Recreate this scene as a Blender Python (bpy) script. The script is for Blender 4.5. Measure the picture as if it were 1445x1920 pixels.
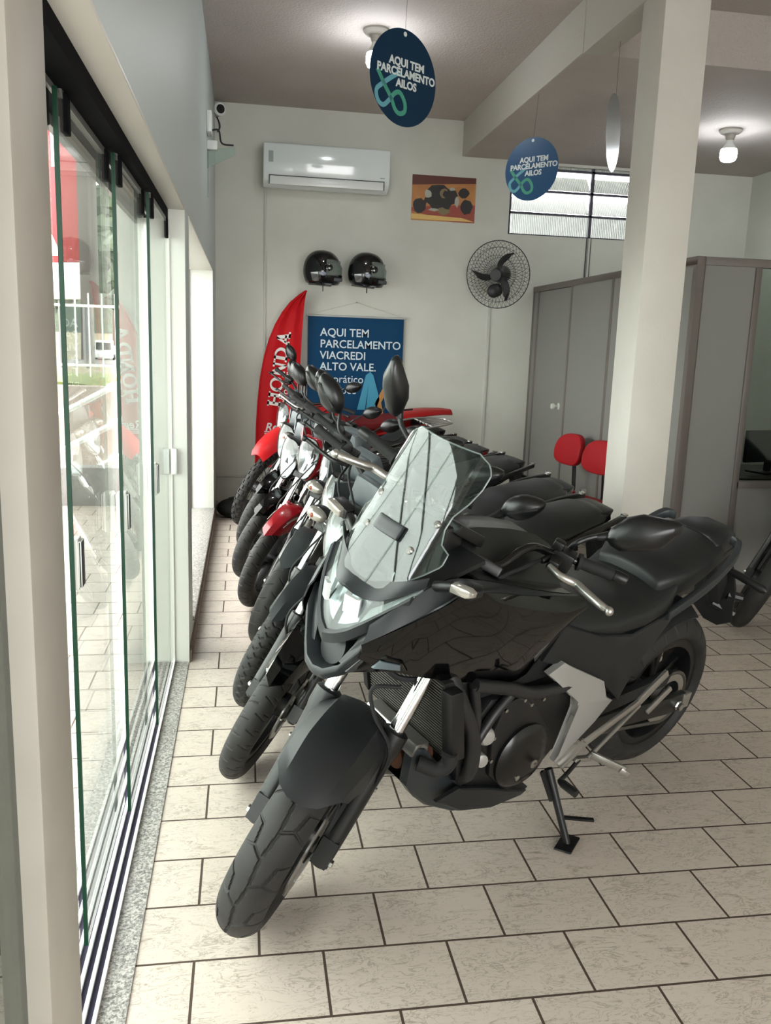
import bpy, bmesh, math, random
import numpy as np
from mathutils import Vector, Matrix
for _o in list(bpy.data.objects): bpy.data.objects.remove(_o)
SC = bpy.context.scene
COL = SC.collection
PI = math.pi
random.seed(7)

# ------------------------------------------------------------------ camera
cam_d = bpy.data.cameras.new('camera'); cam = bpy.data.objects.new('camera', cam_d); COL.objects.link(cam)
cam_d.sensor_fit = 'VERTICAL'; cam_d.sensor_height = 36.0; cam_d.lens = 36.0 * 1598.62 / 1920.0
cam_d.clip_start = 0.05; cam_d.clip_end = 400
# rows: world axes written in camera space (x right, y down, z forward)
RC = ((0.98671719, 0.00206859, 0.1624343), (-0.15899974, -0.19261683, 0.96830669), (0.03329061, -0.98127187, -0.18972943))
EYE = 1.51
cam.matrix_world = Matrix(((RC[0][0], -RC[0][1], -RC[0][2], 0), (RC[1][0], -RC[1][1], -RC[1][2], 0),
                           (RC[2][0], -RC[2][1], -RC[2][2], EYE), (0, 0, 0, 1)))
SC.camera = cam

# ------------------------------------------------------------------ light and exposure
w = bpy.data.worlds.new('overcast_sky'); SC.world = w; w.use_nodes = True
nt = w.node_tree; bg = nt.nodes['Background']
tc = nt.nodes.new('ShaderNodeTexCoord'); sp = nt.nodes.new('ShaderNodeSeparateXYZ'); cr = nt.nodes.new('ShaderNodeValToRGB')
nt.links.new(tc.outputs['Generated'], sp.inputs[0]); nt.links.new(sp.outputs['Z'], cr.inputs[0]); nt.links.new(cr.outputs[0], bg.inputs[0])
cr.color_ramp.elements[0].position = 0.0; cr.color_ramp.elements[0].color = (0.94, 0.945, 0.94, 1)
cr.color_ramp.elements[1].position = 0.7; cr.color_ramp.elements[1].color = (1.0, 0.99, 0.985, 1)
bg.inputs[1].default_value = 8.0
vs = SC.view_settings
vs.view_transform = 'Standard'; vs.look = 'None'; vs.gamma = 1.0; vs.use_curve_mapping = False
vs.exposure = 0.35
cy = SC.cycles
cy.use_denoising = True; cy.max_bounces = 10; cy.diffuse_bounces = 5; cy.glossy_bounces = 5
cy.transmission_bounces = 8; cy.transparent_max_bounces = 24; cy.caustics_reflective = False; cy.caustics_refractive = False
cy.sample_clamp_indirect = 6.0
BULB_W = 80.0

# ------------------------------------------------------------------ helpers
def lin(c):
    if isinstance(c, str):
        c = c.lstrip('#'); c = [int(c[i:i + 2], 16) / 255 for i in (0, 2, 4)]
    return tuple((x / 12.92 if x <= 0.04045 else ((x + 0.055) / 1.055) ** 2.4) for x in c) + (1.0,)

MATS = {}
def mat(name, col='#808080', rough=0.5, metal=0.0, spec=0.5, coat=0.0, bump=None, noise=None, trans=0.0, emit=None, sheen=0.0):
    """principled material; bump=(scale, strength, distance); noise=(scale, colour2, lo, hi)"""
    if name in MATS: return MATS[name]
    m = bpy.data.materials.new(name); m.use_nodes = True; MATS[name] = m
    t = m.node_tree; b = t.nodes['Principled BSDF']
    b.inputs['Base Color'].default_value = lin(col); b.inputs['Roughness'].default_value = rough
    b.inputs['Metallic'].default_value = metal; b.inputs['Specular IOR Level'].default_value = spec
    b.inputs['Coat Weight'].default_value = coat; b.inputs['Coat Roughness'].default_value = 0.03
    b.inputs['Transmission Weight'].default_value = trans
    if emit: b.inputs['Emission Color'].default_value = lin(emit[0]); b.inputs['Emission Strength'].default_value = emit[1]
    c = t.nodes.new('ShaderNodeTexCoord')
    if noise:
        n = t.nodes.new('ShaderNodeTexNoise'); n.inputs['Scale'].default_value = noise[0]; n.inputs['Detail'].default_value = 5
        r = t.nodes.new('ShaderNodeValToRGB'); t.links.new(c.outputs['Object'], n.inputs['Vector']); t.links.new(n.outputs[0], r.inputs[0])
        r.color_ramp.elements[0].color = lin(col); r.color_ramp.elements[1].color = lin(noise[1])
        r.color_ramp.elements[0].position = noise[2]; r.color_ramp.elements[1].position = noise[3]
        t.links.new(r.outputs[0], b.inputs['Base Color'])
    if bump:
        n = t.nodes.new('ShaderNodeTexNoise'); n.inputs['Scale'].default_value = bump[0]; n.inputs['Detail'].default_value = 4
        u = t.nodes.new('ShaderNodeBump'); u.inputs['Strength'].default_value = bump[1]; u.inputs['Distance'].default_value = bump[2]
        t.links.new(c.outputs['Object'], n.inputs['Vector']); t.links.new(n.outputs[0], u.inputs['Height']); t.links.new(u.outputs[0], b.inputs['Normal'])
    return m

def glass(name, tint='#ffffff', ior=1.5, rough=0.0, haze=0.0, hazecol='#c8cfc8', refl=1.0):
    """thin pane: clear transmission with fresnel reflection and an optional dusty film"""
    if name in MATS: return MATS[name]
    m = bpy.data.materials.new(name); m.use_nodes = True; MATS[name] = m
    t = m.node_tree; t.nodes.remove(t.nodes['Principled BSDF']); o = t.nodes['Material Output']
    tr = t.nodes.new('ShaderNodeBsdfTransparent'); tr.inputs[0].default_value = lin(tint)
    gl = t.nodes.new('ShaderNodeBsdfGlossy'); gl.inputs['Roughness'].default_value = rough
    lw = t.nodes.new('ShaderNodeLayerWeight'); lw.inputs[0].default_value = .5   # facing = 1 - |cos|
    pw = t.nodes.new('ShaderNodeMath'); pw.operation = 'POWER'; pw.inputs[1].default_value = 5; t.links.new(lw.outputs['Facing'], pw.inputs[0])
    fr = t.nodes.new('ShaderNodeMath'); fr.operation = 'MULTIPLY_ADD'; f0 = ((ior - 1) / (ior + 1)) ** 2; fr.inputs[1].default_value = refl - f0; fr.inputs[2].default_value = f0; t.links.new(pw.outputs[0], fr.inputs[0])
    mx = t.nodes.new('ShaderNodeMixShader'); t.links.new(fr.outputs[0], mx.inputs[0]); t.links.new(tr.outputs[0], mx.inputs[1]); t.links.new(gl.outputs[0], mx.inputs[2])
    s = mx
    if haze:
        df = t.nodes.new('ShaderNodeBsdfDiffuse'); df.inputs[0].default_value = lin(hazecol)
        m2 = t.nodes.new('ShaderNodeMixShader'); m2.inputs[0].default_value = haze
        t.links.new(mx.outputs[0], m2.inputs[1]); t.links.new(df.outputs[0], m2.inputs[2]); s = m2
    t.links.new(s.outputs[0], o.inputs[0])
    return m

def unit(v): v = np.asarray(v, float); return v / (np.linalg.norm(v) + 1e-12)
def rotm(axis, a):
    return np.array(Matrix.Rotation(a, 3, Vector(axis)))
def crv(pts, n=6):
    """Catmull-Rom through points"""
    P = [np.asarray(p, float) for p in pts]; P = [2 * P[0] - P[1]] + P + [2 * P[-1] - P[-2]]; out = []
    for i in range(1, len(P) - 2):
        for k in range(n):
            t = k / n; a, b, c, d = P[i - 1:i + 3]
            out.append(0.5 * (2 * b + (c - a) * t + (2 * a - 5 * b + 4 * c - d) * t * t + (3 * b - a - 3 * c + d) * t ** 3))
    out.append(P[-2]); return out

class MB:
    def __init__(s): s.v = []; s.f = []; s.mi = []; s.cur = 0
    def add(s, V, F):
        o = len(s.v); s.v += [tuple(map(float, p)) for p in V]
        s.f += [tuple(i + o for i in q) for q in F]; s.mi += [s.cur] * len(F); return s
    def bb(s, x0, x1, y0, y1, z0, z1):
        V = [(x, y, z) for x in (x0, x1) for y in (y0, y1) for z in (z0, z1)]
        return s.add(V, [(0, 1, 3, 2), (4, 6, 7, 5), (0, 4, 5, 1), (2, 3, 7, 6), (0, 2, 6, 4), (1, 5, 7, 3)])
    def box(s, c, size, R=None):
        h = np.array(size) / 2; V = np.array([(x, y, z) for x in (-1, 1) for y in (-1, 1) for z in (-1, 1)]) * h
        if R is not None: V = V @ np.asarray(R).T
        return s.add(V + np.array(c), [(0, 1, 3, 2), (4, 6, 7, 5), (0, 4, 5, 1), (2, 3, 7, 6), (0, 2, 6, 4), (1, 5, 7, 3)])
    def bar(s, p, q, w, h, up=(0, 0, 1)):
        """rectangular bar from p to q"""
        p = np.array(p, float); q = np.array(q, float); d = unit(q - p); u = np.array(up, float)
        if abs(d @ unit(u)) > .99: u = np.array((1., 0, 0))
        a = unit(np.cross(d, u)); b = np.cross(a, d)
        return s.loft([[c + a * w / 2 * i + b * h / 2 * j for i, j in ((-1, -1), (1, -1), (1, 1), (-1, 1))] for c in (p, q)])
    def loft(s, rings, cap=True, closed=True):
        n = len(rings[0]); V = [p for r in rings for p in r]; F = []
        for i in range(len(rings) - 1):
            for j in range(n if closed else n - 1):
                a = i * n + j; b = i * n + (j + 1) % n; F.append((a, b, b + n, a + n))
        if cap and closed: F += [tuple(range(n))[::-1], tuple(range((len(rings) - 1) * n, len(rings) * n))]
        return s.add(V, F)
    def tube(s, pts, r, n=12, cap=True):
        P = [np.asarray(p, float) for p in pts]; m = len(P); R = r if hasattr(r, '__len__') else [r] * m
        t0 = unit(P[1] - P[0]); u = np.cross(t0, (0, 0, 1.));
        if np.linalg.norm(u) < 1e-3: u = np.cross(t0, (1., 0, 0))
        u = unit(u); rings = []
        for i in range(m):
            t = unit(P[min(i + 1, m - 1)] - P[max(i - 1, 0)]); u = unit(u - t * (u @ t)); w_ = np.cross(t, u)
            rings.append([P[i] + R[i] * (math.cos(2 * PI * k / n) * u + math.sin(2 * PI * k / n) * w_) for k in range(n)])
        return s.loft(rings, cap)
    def cyl(s, p, q, r, r2=None, n=24): return s.tube([p, q], [r, r if r2 is None else r2], n)
    def lathe(s, prof, o, d, n=32, cap=True):
        """prof: (radius, height) along direction d from o"""
        d = unit(d); u = np.cross(d, (0, 0, 1.)); u = unit(u if np.linalg.norm(u) > 1e-3 else np.cross(d, (1., 0, 0))); v = np.cross(d, u); o = np.array(o, float)
        return s.loft([[o + d * h + max(r, 1e-4) * (math.cos(2 * PI * k / n) * u + math.sin(2 * PI * k / n) * v) for k in range(n)] for r, h in prof], cap)
    def prism(s, poly, fr, a, b):
        """polygon (2d) mapped by fr(u, v, t) and extruded t = a..b"""
        n = len(poly); V = [fr(u, v, t) for t in (a, b) for u, v in poly]
        F = [(i, (i + 1) % n, (i + 1) % n + n, i + n) for i in range(n)] + [tuple(range(n))[::-1], tuple(range(n, 2 * n))]
        return s.add(V, F)
    def sheet(s, grid, th):
        """open grid of points [i][j] given a thickness along its normals"""
        G = np.array(grid, float); a, b = G.shape[:2]
        du = np.gradient(G, axis=0); dv = np.gradient(G, axis=1); N = np.cross(du, dv); N /= np.linalg.norm(N, axis=2, keepdims=True) + 1e-12
        V = np.concatenate([G.reshape(-1, 3), (G - N * th).reshape(-1, 3)]); o = a * b; F = []
        for i in range(a - 1):
            for j in range(b - 1):
                p = i * b + j; q = (p, p + b, p + b + 1, p + 1); F += [q, tuple(x + o for x in q[::-1])]
        rim = [j for j in range(b)] + [i * b + b - 1 for i in range(1, a)] + [(a - 1) * b + j for j in range(b - 2, -1, -1)] + [i * b for i in range(a - 2, 0, -1)]
        for k in range(len(rim)):
            p, q = rim[k], rim[(k + 1) % len(rim)]; F.append((p, q, q + o, p + o))
        return s.add(V, F)
    def ell(s, c, rad, n=20, m=12, R=None):
        V = []; F = []
        for i in range(m + 1):
            t = PI * i / m
            for j in range(n):
                p = 2 * PI * j / n; V.append((rad[0] * math.sin(t) * math.cos(p), rad[1] * math.sin(t) * math.sin(p), rad[2] * math.cos(t)))
        for i in range(m):
            for j in range(n): F.append((i * n + j, (i + 1) * n + j, (i + 1) * n + (j + 1) % n, i * n + (j + 1) % n))
        V = np.array(V)
        if R is not None: V = V @ np.asarray(R).T
        return s.add(V + np.array(c), F)
    def mirror(s, f):
        """run f twice, second time mirrored in y"""
        f(s, 1); f(s, -1); return s
    def xf(s, fn):
        s.v = [tuple(map(float, fn(np.array(p)))) for p in s.v]; return s
    def build(s, name, m, parent=None, bev=0.0, seg=2, ang=35, sub=0, flat=False):
        me = bpy.data.meshes.new(name); me.from_pydata(s.v, [], s.f)
        ms = m if isinstance(m, (list, tuple)) else [m]
        for q in ms: me.materials.append(q)
        for p, i in zip(me.polygons, s.mi): p.material_index = i
        bm = bmesh.new(); bm.from_mesh(me)
        bmesh.ops.remove_doubles(bm, verts=bm.verts, dist=1e-5)
        bmesh.ops.recalc_face_normals(bm, faces=bm.faces)
        if bev:
            E = [e for e in bm.edges if len(e.link_faces) == 2 and e.calc_face_angle(0) > math.radians(ang)]
            if E: bmesh.ops.bevel(bm, geom=E, offset=bev, segments=seg, profile=0.5, affect='EDGES', clamp_overlap=True)
        bm.to_mesh(me); bm.free()
        if not flat:
            me.shade_smooth(); me.set_sharp_from_angle(angle=math.radians(ang))
        o = bpy.data.objects.new(name, me); COL.objects.link(o)
        if parent: o.parent = parent
        if sub:
            md = o.modifiers.new('subdivision', 'SUBSURF'); md.levels = sub; md.render_levels = sub
        return o

def tag(o, label=None, cat=None, group=None, kind=None):
    if label: o['label'] = label
    if cat: o['category'] = cat
    if group: o['group'] = group
    if kind: o['kind'] = kind
    return o
def empty(name, loc=(0, 0, 0), label=None, cat=None, group=None, rz=0):
    o = bpy.data.objects.new(name, None); COL.objects.link(o); o.location = loc; o.rotation_euler = (0, 0, rz); o.empty_display_size = 0.05
    return tag(o, label, cat, group)
def struct(mb, name, m, **k): return tag(mb.build(name, m, **k), kind='structure')
def text(body, name, m, parent, size, mtx, bold=0.0, align='LEFT', spacing=1.0, shear=0.0, ext=0.0006, sx=1.0):
    """lettering as a mesh; mtx places its xy plane"""
    c = bpy.data.curves.new(name, 'FONT'); c.body = body; c.size = size; c.align_x = align; c.offset = bold; c.extrude = ext
    c.space_character = spacing; c.shear = shear; c.resolution_u = 4
    o = bpy.data.objects.new(name, c); COL.objects.link(o)
    dg = bpy.context.evaluated_depsgraph_get(); me = bpy.data.meshes.new_from_object(o.evaluated_get(dg))
    bpy.data.objects.remove(o); bpy.data.curves.remove(c)
    me.transform(mtx @ Matrix.Diagonal((sx, 1, 1, 1))); me.materials.clear(); me.materials.append(m)
    q = bpy.data.objects.new(name, me); COL.objects.link(q)
    if parent: q.parent = parent
    return q
def frame(o, ex, ey):
    ex = unit(ex); ey = unit(ey); ez = np.cross(ex, ey)
    return Matrix(((ex[0], ey[0], ez[0], o[0]), (ex[1], ey[1], ez[1], o[1]), (ex[2], ey[2], ez[2], o[2]), (0, 0, 0, 1)))
# ------------------------------------------------------------------ the room
XW = -0.263; YB = 7.95; ZC = 3.52; ZL = 3.22; XR = 4.78; YF = -3.6; HD = 2.076
M_wall = mat('white_wall_paint', '#c9c9bf', 0.62, bump=(90, .25, .002), noise=(3.0, '#c2c2b8', .35, .7))
M_wall_blue = mat('pale_gloss_wall_paint', '#c3cbc8', 0.5, bump=(35, .35, .003))
M_ceil = mat('rough_ceiling_plaster', '#b8b0aa', 0.85, bump=(70, .9, .006), noise=(1.5, '#ada59f', .3, .7))
M_beam = mat('painted_concrete_beam', '#b5b2a9', 0.8, bump=(45, .6, .004))
M_trim = mat('white_gloss_frame', '#d9dbd3', 0.35, bump=(60, .12, .001))
M_trim2 = mat('white_frame_warm', '#d2cec5', 0.4, bump=(60, .15, .001))

def tile_material(name, x0, y0, tile_tone=1.0):
    m = bpy.data.materials.new(name); m.use_nodes = True; t = m.node_tree; b = t.nodes['Principled BSDF']; N = t.nodes.new; K = t.links.new
    tc = N('ShaderNodeTexCoord'); mp = N('ShaderNodeMapping'); K(tc.outputs['Object'], mp.inputs['Vector'])
    mp.inputs['Location'].default_value = (-x0 - .16 + 32.0 * .5 * 2, -y0 + .2176 * 100, 0)
    br = N('ShaderNodeTexBrick'); K(mp.outputs[0], br.inputs['Vector']); br.offset = .5; br.offset_frequency = 2; br.squash = 1
    br.inputs['Scale'].default_value = 1; br.inputs['Brick Width'].default_value = .32; br.inputs['Row Height'].default_value = .2176
    br.inputs['Mortar Size'].default_value = .0036; br.inputs['Mortar Smooth'].default_value = .12; br.inputs['Bias'].default_value = 0
    br.inputs['Color1'].default_value = (tile_tone, tile_tone, tile_tone, 1); br.inputs['Color2'].default_value = (.93 * tile_tone, .93 * tile_tone, .93 * tile_tone, 1); br.inputs['Mortar'].default_value = (0, 0, 0, 1)
    # veins run along the tile
    ms = N('ShaderNodeMapping'); K(tc.outputs['Object'], ms.inputs['Vector']); ms.inputs['Scale'].default_value = (11, 34, 1)
    n1 = N('ShaderNodeTexNoise'); K(ms.outputs[0], n1.inputs['Vector']); n1.inputs['Scale'].default_value = 1.0; n1.inputs['Detail'].default_value = 9; n1.inputs['Roughness'].default_value = .72; n1.inputs['Distortion'].default_value = 1.2
    r1 = N('ShaderNodeValToRGB'); K(n1.outputs[0], r1.inputs[0]); r1.color_ramp.elements[0].position = .33; r1.color_ramp.elements[1].position = .43
    r1.color_ramp.elements[0].color = lin('#a8988a'); r1.color_ramp.elements[1].color = lin('#d5c8bc')
    # thin dark cracks broken up by a blotch mask
    n2 = N('ShaderNodeTexNoise'); m2 = N('ShaderNodeMapping'); K(tc.outputs['Object'], m2.inputs['Vector']); m2.inputs['Scale'].default_value = (9, 22, 1); K(m2.outputs[0], n2.inputs['Vector'])
    n2.inputs['Scale'].default_value = 1.3; n2.inputs['Detail'].default_value = 10; n2.inputs['Roughness'].default_value = .6; n2.inputs['Distortion'].default_value = 2.0
    s = N('ShaderNodeMath'); s.operation = 'SUBTRACT'; K(n2.outputs[0], s.inputs[0]); s.inputs[1].default_value = .5
    ab = N('ShaderNodeMath'); ab.operation = 'ABSOLUTE'; K(s.outputs[0], ab.inputs[0])
    n3 = N('ShaderNodeTexNoise'); K(tc.outputs['Object'], n3.inputs['Vector']); n3.inputs['Scale'].default_value = 9; n3.inputs['Detail'].default_value = 3
    ad = N('ShaderNodeMath'); ad.operation = 'MULTIPLY_ADD'; K(n3.outputs[0], ad.inputs[0]); ad.inputs[1].default_value = -.07; ad.inputs[2].default_value = .048
    lt = N('ShaderNodeMath'); lt.operation = 'LESS_THAN'; K(ab.outputs[0], lt.inputs[0]); K(ad.outputs[0], lt.inputs[1])
    lm = N('ShaderNodeMath'); lm.operation = 'MULTIPLY'; K(lt.outputs[0], lm.inputs[0]); lm.inputs[1].default_value = .55
    mx0 = N('ShaderNodeMix'); mx0.data_type = 'RGBA'; K(lm.outputs[0], mx0.inputs[0]); K(r1.outputs[0], mx0.inputs[6]); mx0.inputs[7].default_value = lin('#8b8273')
    vr = N('ShaderNodeMix'); vr.data_type = 'RGBA'; vr.blend_type = 'MULTIPLY'; vr.inputs[0].default_value = 1; K(mx0.outputs[2], vr.inputs[6]); K(br.outputs['Color'], vr.inputs[7])
    mx = N('ShaderNodeMix'); mx.data_type = 'RGBA'; K(br.outputs['Fac'], mx.inputs[0]); K(vr.outputs[2], mx.inputs[6]); mx.inputs[7].default_value = lin('#4a3b31')
    K(mx.outputs[2], b.inputs['Base Color'])
    rr = N('ShaderNodeMapRange'); K(br.outputs['Fac'], rr.inputs[0]); rr.inputs[3].default_value = .34; rr.inputs[4].default_value = .9; K(rr.outputs[0], b.inputs['Roughness'])
    inv = N('ShaderNodeMath'); inv.operation = 'SUBTRACT'; inv.inputs[0].default_value = 1; K(br.outputs['Fac'], inv.inputs[1])
    bp = N('ShaderNodeBump'); bp.inputs['Strength'].default_value = .6; bp.inputs['Distance'].default_value = .003; K(inv.outputs[0], bp.inputs['Height']); K(bp.outputs[0], b.inputs['Normal'])
    return m
M_tile = tile_material('cream_brick_tile', .038, 1.908)
M_granite = mat('grey_granite', '#a3a09b', .35)
t = M_granite.node_tree; b = t.nodes['Principled BSDF']; tcn = t.nodes.new('ShaderNodeTexCoord')
vn = t.nodes.new('ShaderNodeTexNoise'); vn.inputs['Scale'].default_value = 130; vn.inputs['Detail'].default_value = 4; vn.inputs['Roughness'].default_value = .7
vr_ = t.nodes.new('ShaderNodeValToRGB'); t.links.new(tcn.outputs['Object'], vn.inputs['Vector']); t.links.new(vn.outputs[0], vr_.inputs[0]); t.links.new(vr_.outputs[0], b.inputs['Base Color'])
vr_.color_ramp.elements[0].position = .4; vr_.color_ramp.elements[0].color = lin('#5d5a57'); vr_.color_ramp.elements[1].position = .62; vr_.color_ramp.elements[1].color = lin('#c6c2bc')

struct(MB().bb(XW, XR, YF, YB, -.1, 0), 'floor', M_tile)
# ceiling: high bay on the left, lower bay beyond the cross beam
struct(MB().bb(XW - .25, XR, YF, YB, ZC, ZC + .12), 'ceiling', M_ceil)
struct(MB().bb(1.93, XR, 5.12, YB, ZL, ZC + .001), 'ceiling_lower', M_ceil)
struct(MB().bb(1.93, 2.09, YF, 5.12, ZL, ZC + .001), 'trim_1', M_beam)
struct(MB().bb(1.925, 1.935, 5.12, YB, ZL + .002, ZC + .001), 'trim_2', M_beam)
# back wall with the louvre window opening (x 2.39-3.62, z 2.575-3.19)
WX0, WX1, WZ0, WZ1 = 2.39, 3.95, 2.575, 3.195
g = MB(); g.bb(XW - .25, WX0, YB, YB + .18, 0, ZC + .1); g.bb(WX1, XR + .2, YB, YB + .18, 0, ZC + .1); g.bb(WX0, WX1, YB, YB + .18, 0, WZ0); g.bb(WX0, WX1, YB, YB + .18, WZ1, ZC + .1)
struct(g, 'wall_back', M_wall)
struct(MB().bb(XR, XR + .2, YF, YB, 0, ZC + .1), 'wall_right', M_wall)
g = MB(); g.bb(XW, .2, YF - .2, YF, 0, ZC + .1); g.bb(3.6, XR, YF - .2, YF, 0, ZC + .1); g.bb(.2, 3.6, YF - .2, YF, 2.65, ZC + .1)  # unseen front wall, its opening sized for light from behind the camera
struct(g, 'wall_front', M_wall)
# left wall: header over the openings, piers between them
XO = XW - .26
g = MB(); g.bb(XO, XW, YF, YB, HD, ZC + .1); g.bb(XO, XW, 3.97, 4.24, 0, HD); g.bb(XO, XW, 7.19, YB, 0, HD); g.bb(XO, XW, YF, -.6, 0, HD)
g.bb(XO, XW, 4.24, 7.19, -.1, .115)
struct(g, 'wall_left', M_wall_blue, bev=.004)
# white lining of the first opening's far jamb and of the second opening
g = MB(); g.bb(XO - .02, XW + .003, 3.955, 3.972, .0, HD); g.bb(-.345, -.325, 3.945, 3.957, 0, HD)
struct(g, 'trim_3', M_trim, bev=.002)
g = MB(); g.bb(XO, XW + .004, 7.18, 7.194, .12, HD); g.bb(XO, XW + .004, 4.25, 7.18, HD - .012, HD); g.bb(XO, XW+.002, 4.238, 4.25, .12, HD)
struct(g, 'trim_4', M_trim, bev=.002)
struct(MB().bb(XO, XW + .003, 1.285, 3.955, HD - .013, HD), 'trim_5', M_trim2, bev=.002)
struct(MB().bb(XO - .02, XW + .012, 4.24, 7.19, .115, .135), 'sill_2', M_granite, bev=.004)
struct(MB().bb(XW, XW + .012, 3.97, YB, 0, .055), 'baseboard_left', mat('brown_skirting', '#7b6c5e', .6, noise=(20, '#93867a', .4, .6)))
# near post beside the camera
struct(MB().bb(-.32, XW, 1.088, 1.284, 0, HD), 'trim_6', mat('putty_painted_post', '#b9b3a9', .5, bump=(120, .15, .001), noise=(8, '#b2aca2', .3, .7)), bev=.004)
# granite threshold and sliding door tracks
struct(MB().bb(-.56, XW, -.6, 3.955, -.1, .004), 'sill_1', M_granite)
M_alu = mat('white_track_enamel', '#e4e4e0', .3); M_slot = mat('dark_track_brush', '#25203a', .8)
g = MB(); g.cur = 1; g.bb(-.452, -.33, -.6, 3.955, .003, .006); g.cur = 0
for k in range(6):
    x = -.452 + k * .0244; g.bb(x - .0045, x + .0045, -.6, 3.955, .005, .016)
tag(struct(g, 'trim_7', [M_alu, M_slot]), kind='structure')
g = MB(); g.cur = 1; g.bb(-.455, -.33, -.6, 3.955, HD - .055, HD - .013); g.cur = 0; g.bb(-.40, -.392, 1.285, 3.955, HD - .070, HD - .05)
g.bb(-.47, -.452, 1.285, 3.955, HD - .08, HD - .013)
struct(g, 'trim_8', [mat('grey_rail', '#6a6a67', .45), mat('black_track', '#0c0c0f', .9, spec=.1)])
# back wall tubes and skirting
M_cond = mat('painted_conduit', '#b9b9b0', .5)
g = MB(); g.cyl((XW, YB - .012, .29), (1.2, YB - .012, .29), .011); struct(g, 'trim_9', M_cond)
for k, (x, z0, z1) in enumerate(((.17, .3, 2.85), (2.255, .05, 1.95), (3.185, 2.0, 2.575))):
    struct(MB().bb(x - .011, x + .011, YB - .013, YB, z0, z1), 'trim_%d' % (10 + k), M_cond, bev=.002)
for k, x in enumerate((3.16, 3.20)):
    struct(MB().bb(x - .004, x + .004, YB - .01, YB, 2.0, 2.575), 'trim_%d' % (14 + k), mat('dark_cable', '#3b3a3a', .6))
# column under the beam edge
struct(MB().bb(1.94, 2.17, 4.12, 4.37, 0, ZL + .01), 'column', mat('white_column_paint', '#c8c5bc', .6, bump=(80, .3, .002), noise=(4, '#c1beb5', .3, .7)), bev=.006)

# office partition: runs from the back wall, turns a corner by the column
M_lam = mat('grey_laminate_panel', '#7d7c77', .5, bump=(200, .1, .0006)); M_prof = mat('grey_partition_profile', '#655e58', .45)
g = MB(); g.bb(2.68, 2.72, 4.99, 6.96, .06, 2.06); g.bb(2.68, 2.72, 7.80, YB, .06, 2.06); g.bb(2.70, 3.07, 4.955, 4.985, .06, 2.06); g.bb(3.07, XR, 4.955, 4.985, .06, .72)
struct(g, 'wall_partition', M_lam)
g = MB()
g.bb(2.672, 2.728, 4.94, YB, 2.06, 2.11); g.bb(2.672, 2.728, 4.94, 4.985, 0, 2.06); g.bb(2.69, XR, 4.945, 4.995, 2.06, 2.11)
for y in (6.15, 6.97, 7.80, 7.93): g.bb(2.673, 2.727, y - .018, y + .018, 0, 2.06)
for x in (3.085, 4.0): g.bb(x - .02, x + .02, 4.943, 4.997, 0, 2.06)
g.bb(3.09, XR, 4.943, 4.997, .70, .745); g.bb(2.7, XR, 4.95, 4.99, 0, .06); g.bb(2.68, 2.72, 4.99, 6.96, 0, .06)
struct(g, 'trim_16', M_prof, bev=.003)
o = struct(MB().bb(3.1, XR, 4.966, 4.972, .745, 2.06), 'window_2', glass('office_glass', '#e6ece8'))
dr = struct(MB().bb(2.682, 2.716, 6.985, 7.785, .01, 2.055), 'door_1', M_lam)
kn = MB(); kn.lathe([(.03, 0), (.03, .006), (.012, .012), (.012, .035), (.024, .042), (.027, .055), (.022, .068), (0, .07)], (2.682, 7.10, 1.056), (-1, 0, 0), 20)
kn.build('door_knob', mat('pale_knob', '#c9cec4', .3), dr)
# louvre window in the back wall: dark steel frame, ribbed glass slats, some tilted open
M_steel = mat('dark_blue_steel', '#2b2638', .5)
g = MB(); zs = (2.575, 2.80, 2.985, 3.17)
g.bb(WX0, WX1, YB + .02, YB + .05, WZ0 - .004, WZ0 + .012)
for x in (WX0 + .01, 3.19, WX1 - .01): g.bb(x - .014, x + .014, YB + .02, YB + .05, WZ0, WZ1)
for z in (2.775, 2.975, 3.165): g.bb(WX0, WX1, YB + .02, YB + .05, z - .012, z + .008)
wf = struct(g, 'window_1', M_steel)
M_rib = mat('ribbed_glass', '#c9cec8', .3, trans=.4)
t = M_rib.node_tree; wv = t.nodes.new('ShaderNodeTexWave'); wv.inputs['Scale'].default_value = 18; wv.bands_direction = 'X'; wv.inputs['Distortion'].default_value = .3
tcn = t.nodes.new('ShaderNodeTexCoord'); bp = t.nodes.new('ShaderNodeBump'); bp.inputs['Distance'].default_value = .006; bp.inputs['Strength'].default_value = 1
t.links.new(tcn.outputs['Object'], wv.inputs['Vector']); t.links.new(wv.outputs[0], bp.inputs['Height']); t.links.new(bp.outputs[0], t.nodes['Principled BSDF'].inputs['Normal'])
for x0, x1 in ((WX0 + .03, 3.172), (3.21, WX1 - .03)):
    MB().bb(x0, x1, YB + .03, YB + .036, WZ0 + .012, 2.762).build('glass_slat', M_rib, wf)
    for z in (2.79, 2.99):
        q = MB(); q.box((0, 0, .085), (x1 - x0, .005, .17)); a = math.radians(-38)
        R = rotm((1, 0, 0), a); q.xf(lambda p, R=R, z=z, x0=x0, x1=x1: R @ p + np.array(((x0 + x1) / 2, YB + .03, z)))
        q.build('glass_slat', M_rib, wf)
    MB().bb(x0, x1, YB + .03, YB + .036, 3.175, WZ1).build('glass_slat', M_rib, wf)

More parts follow.
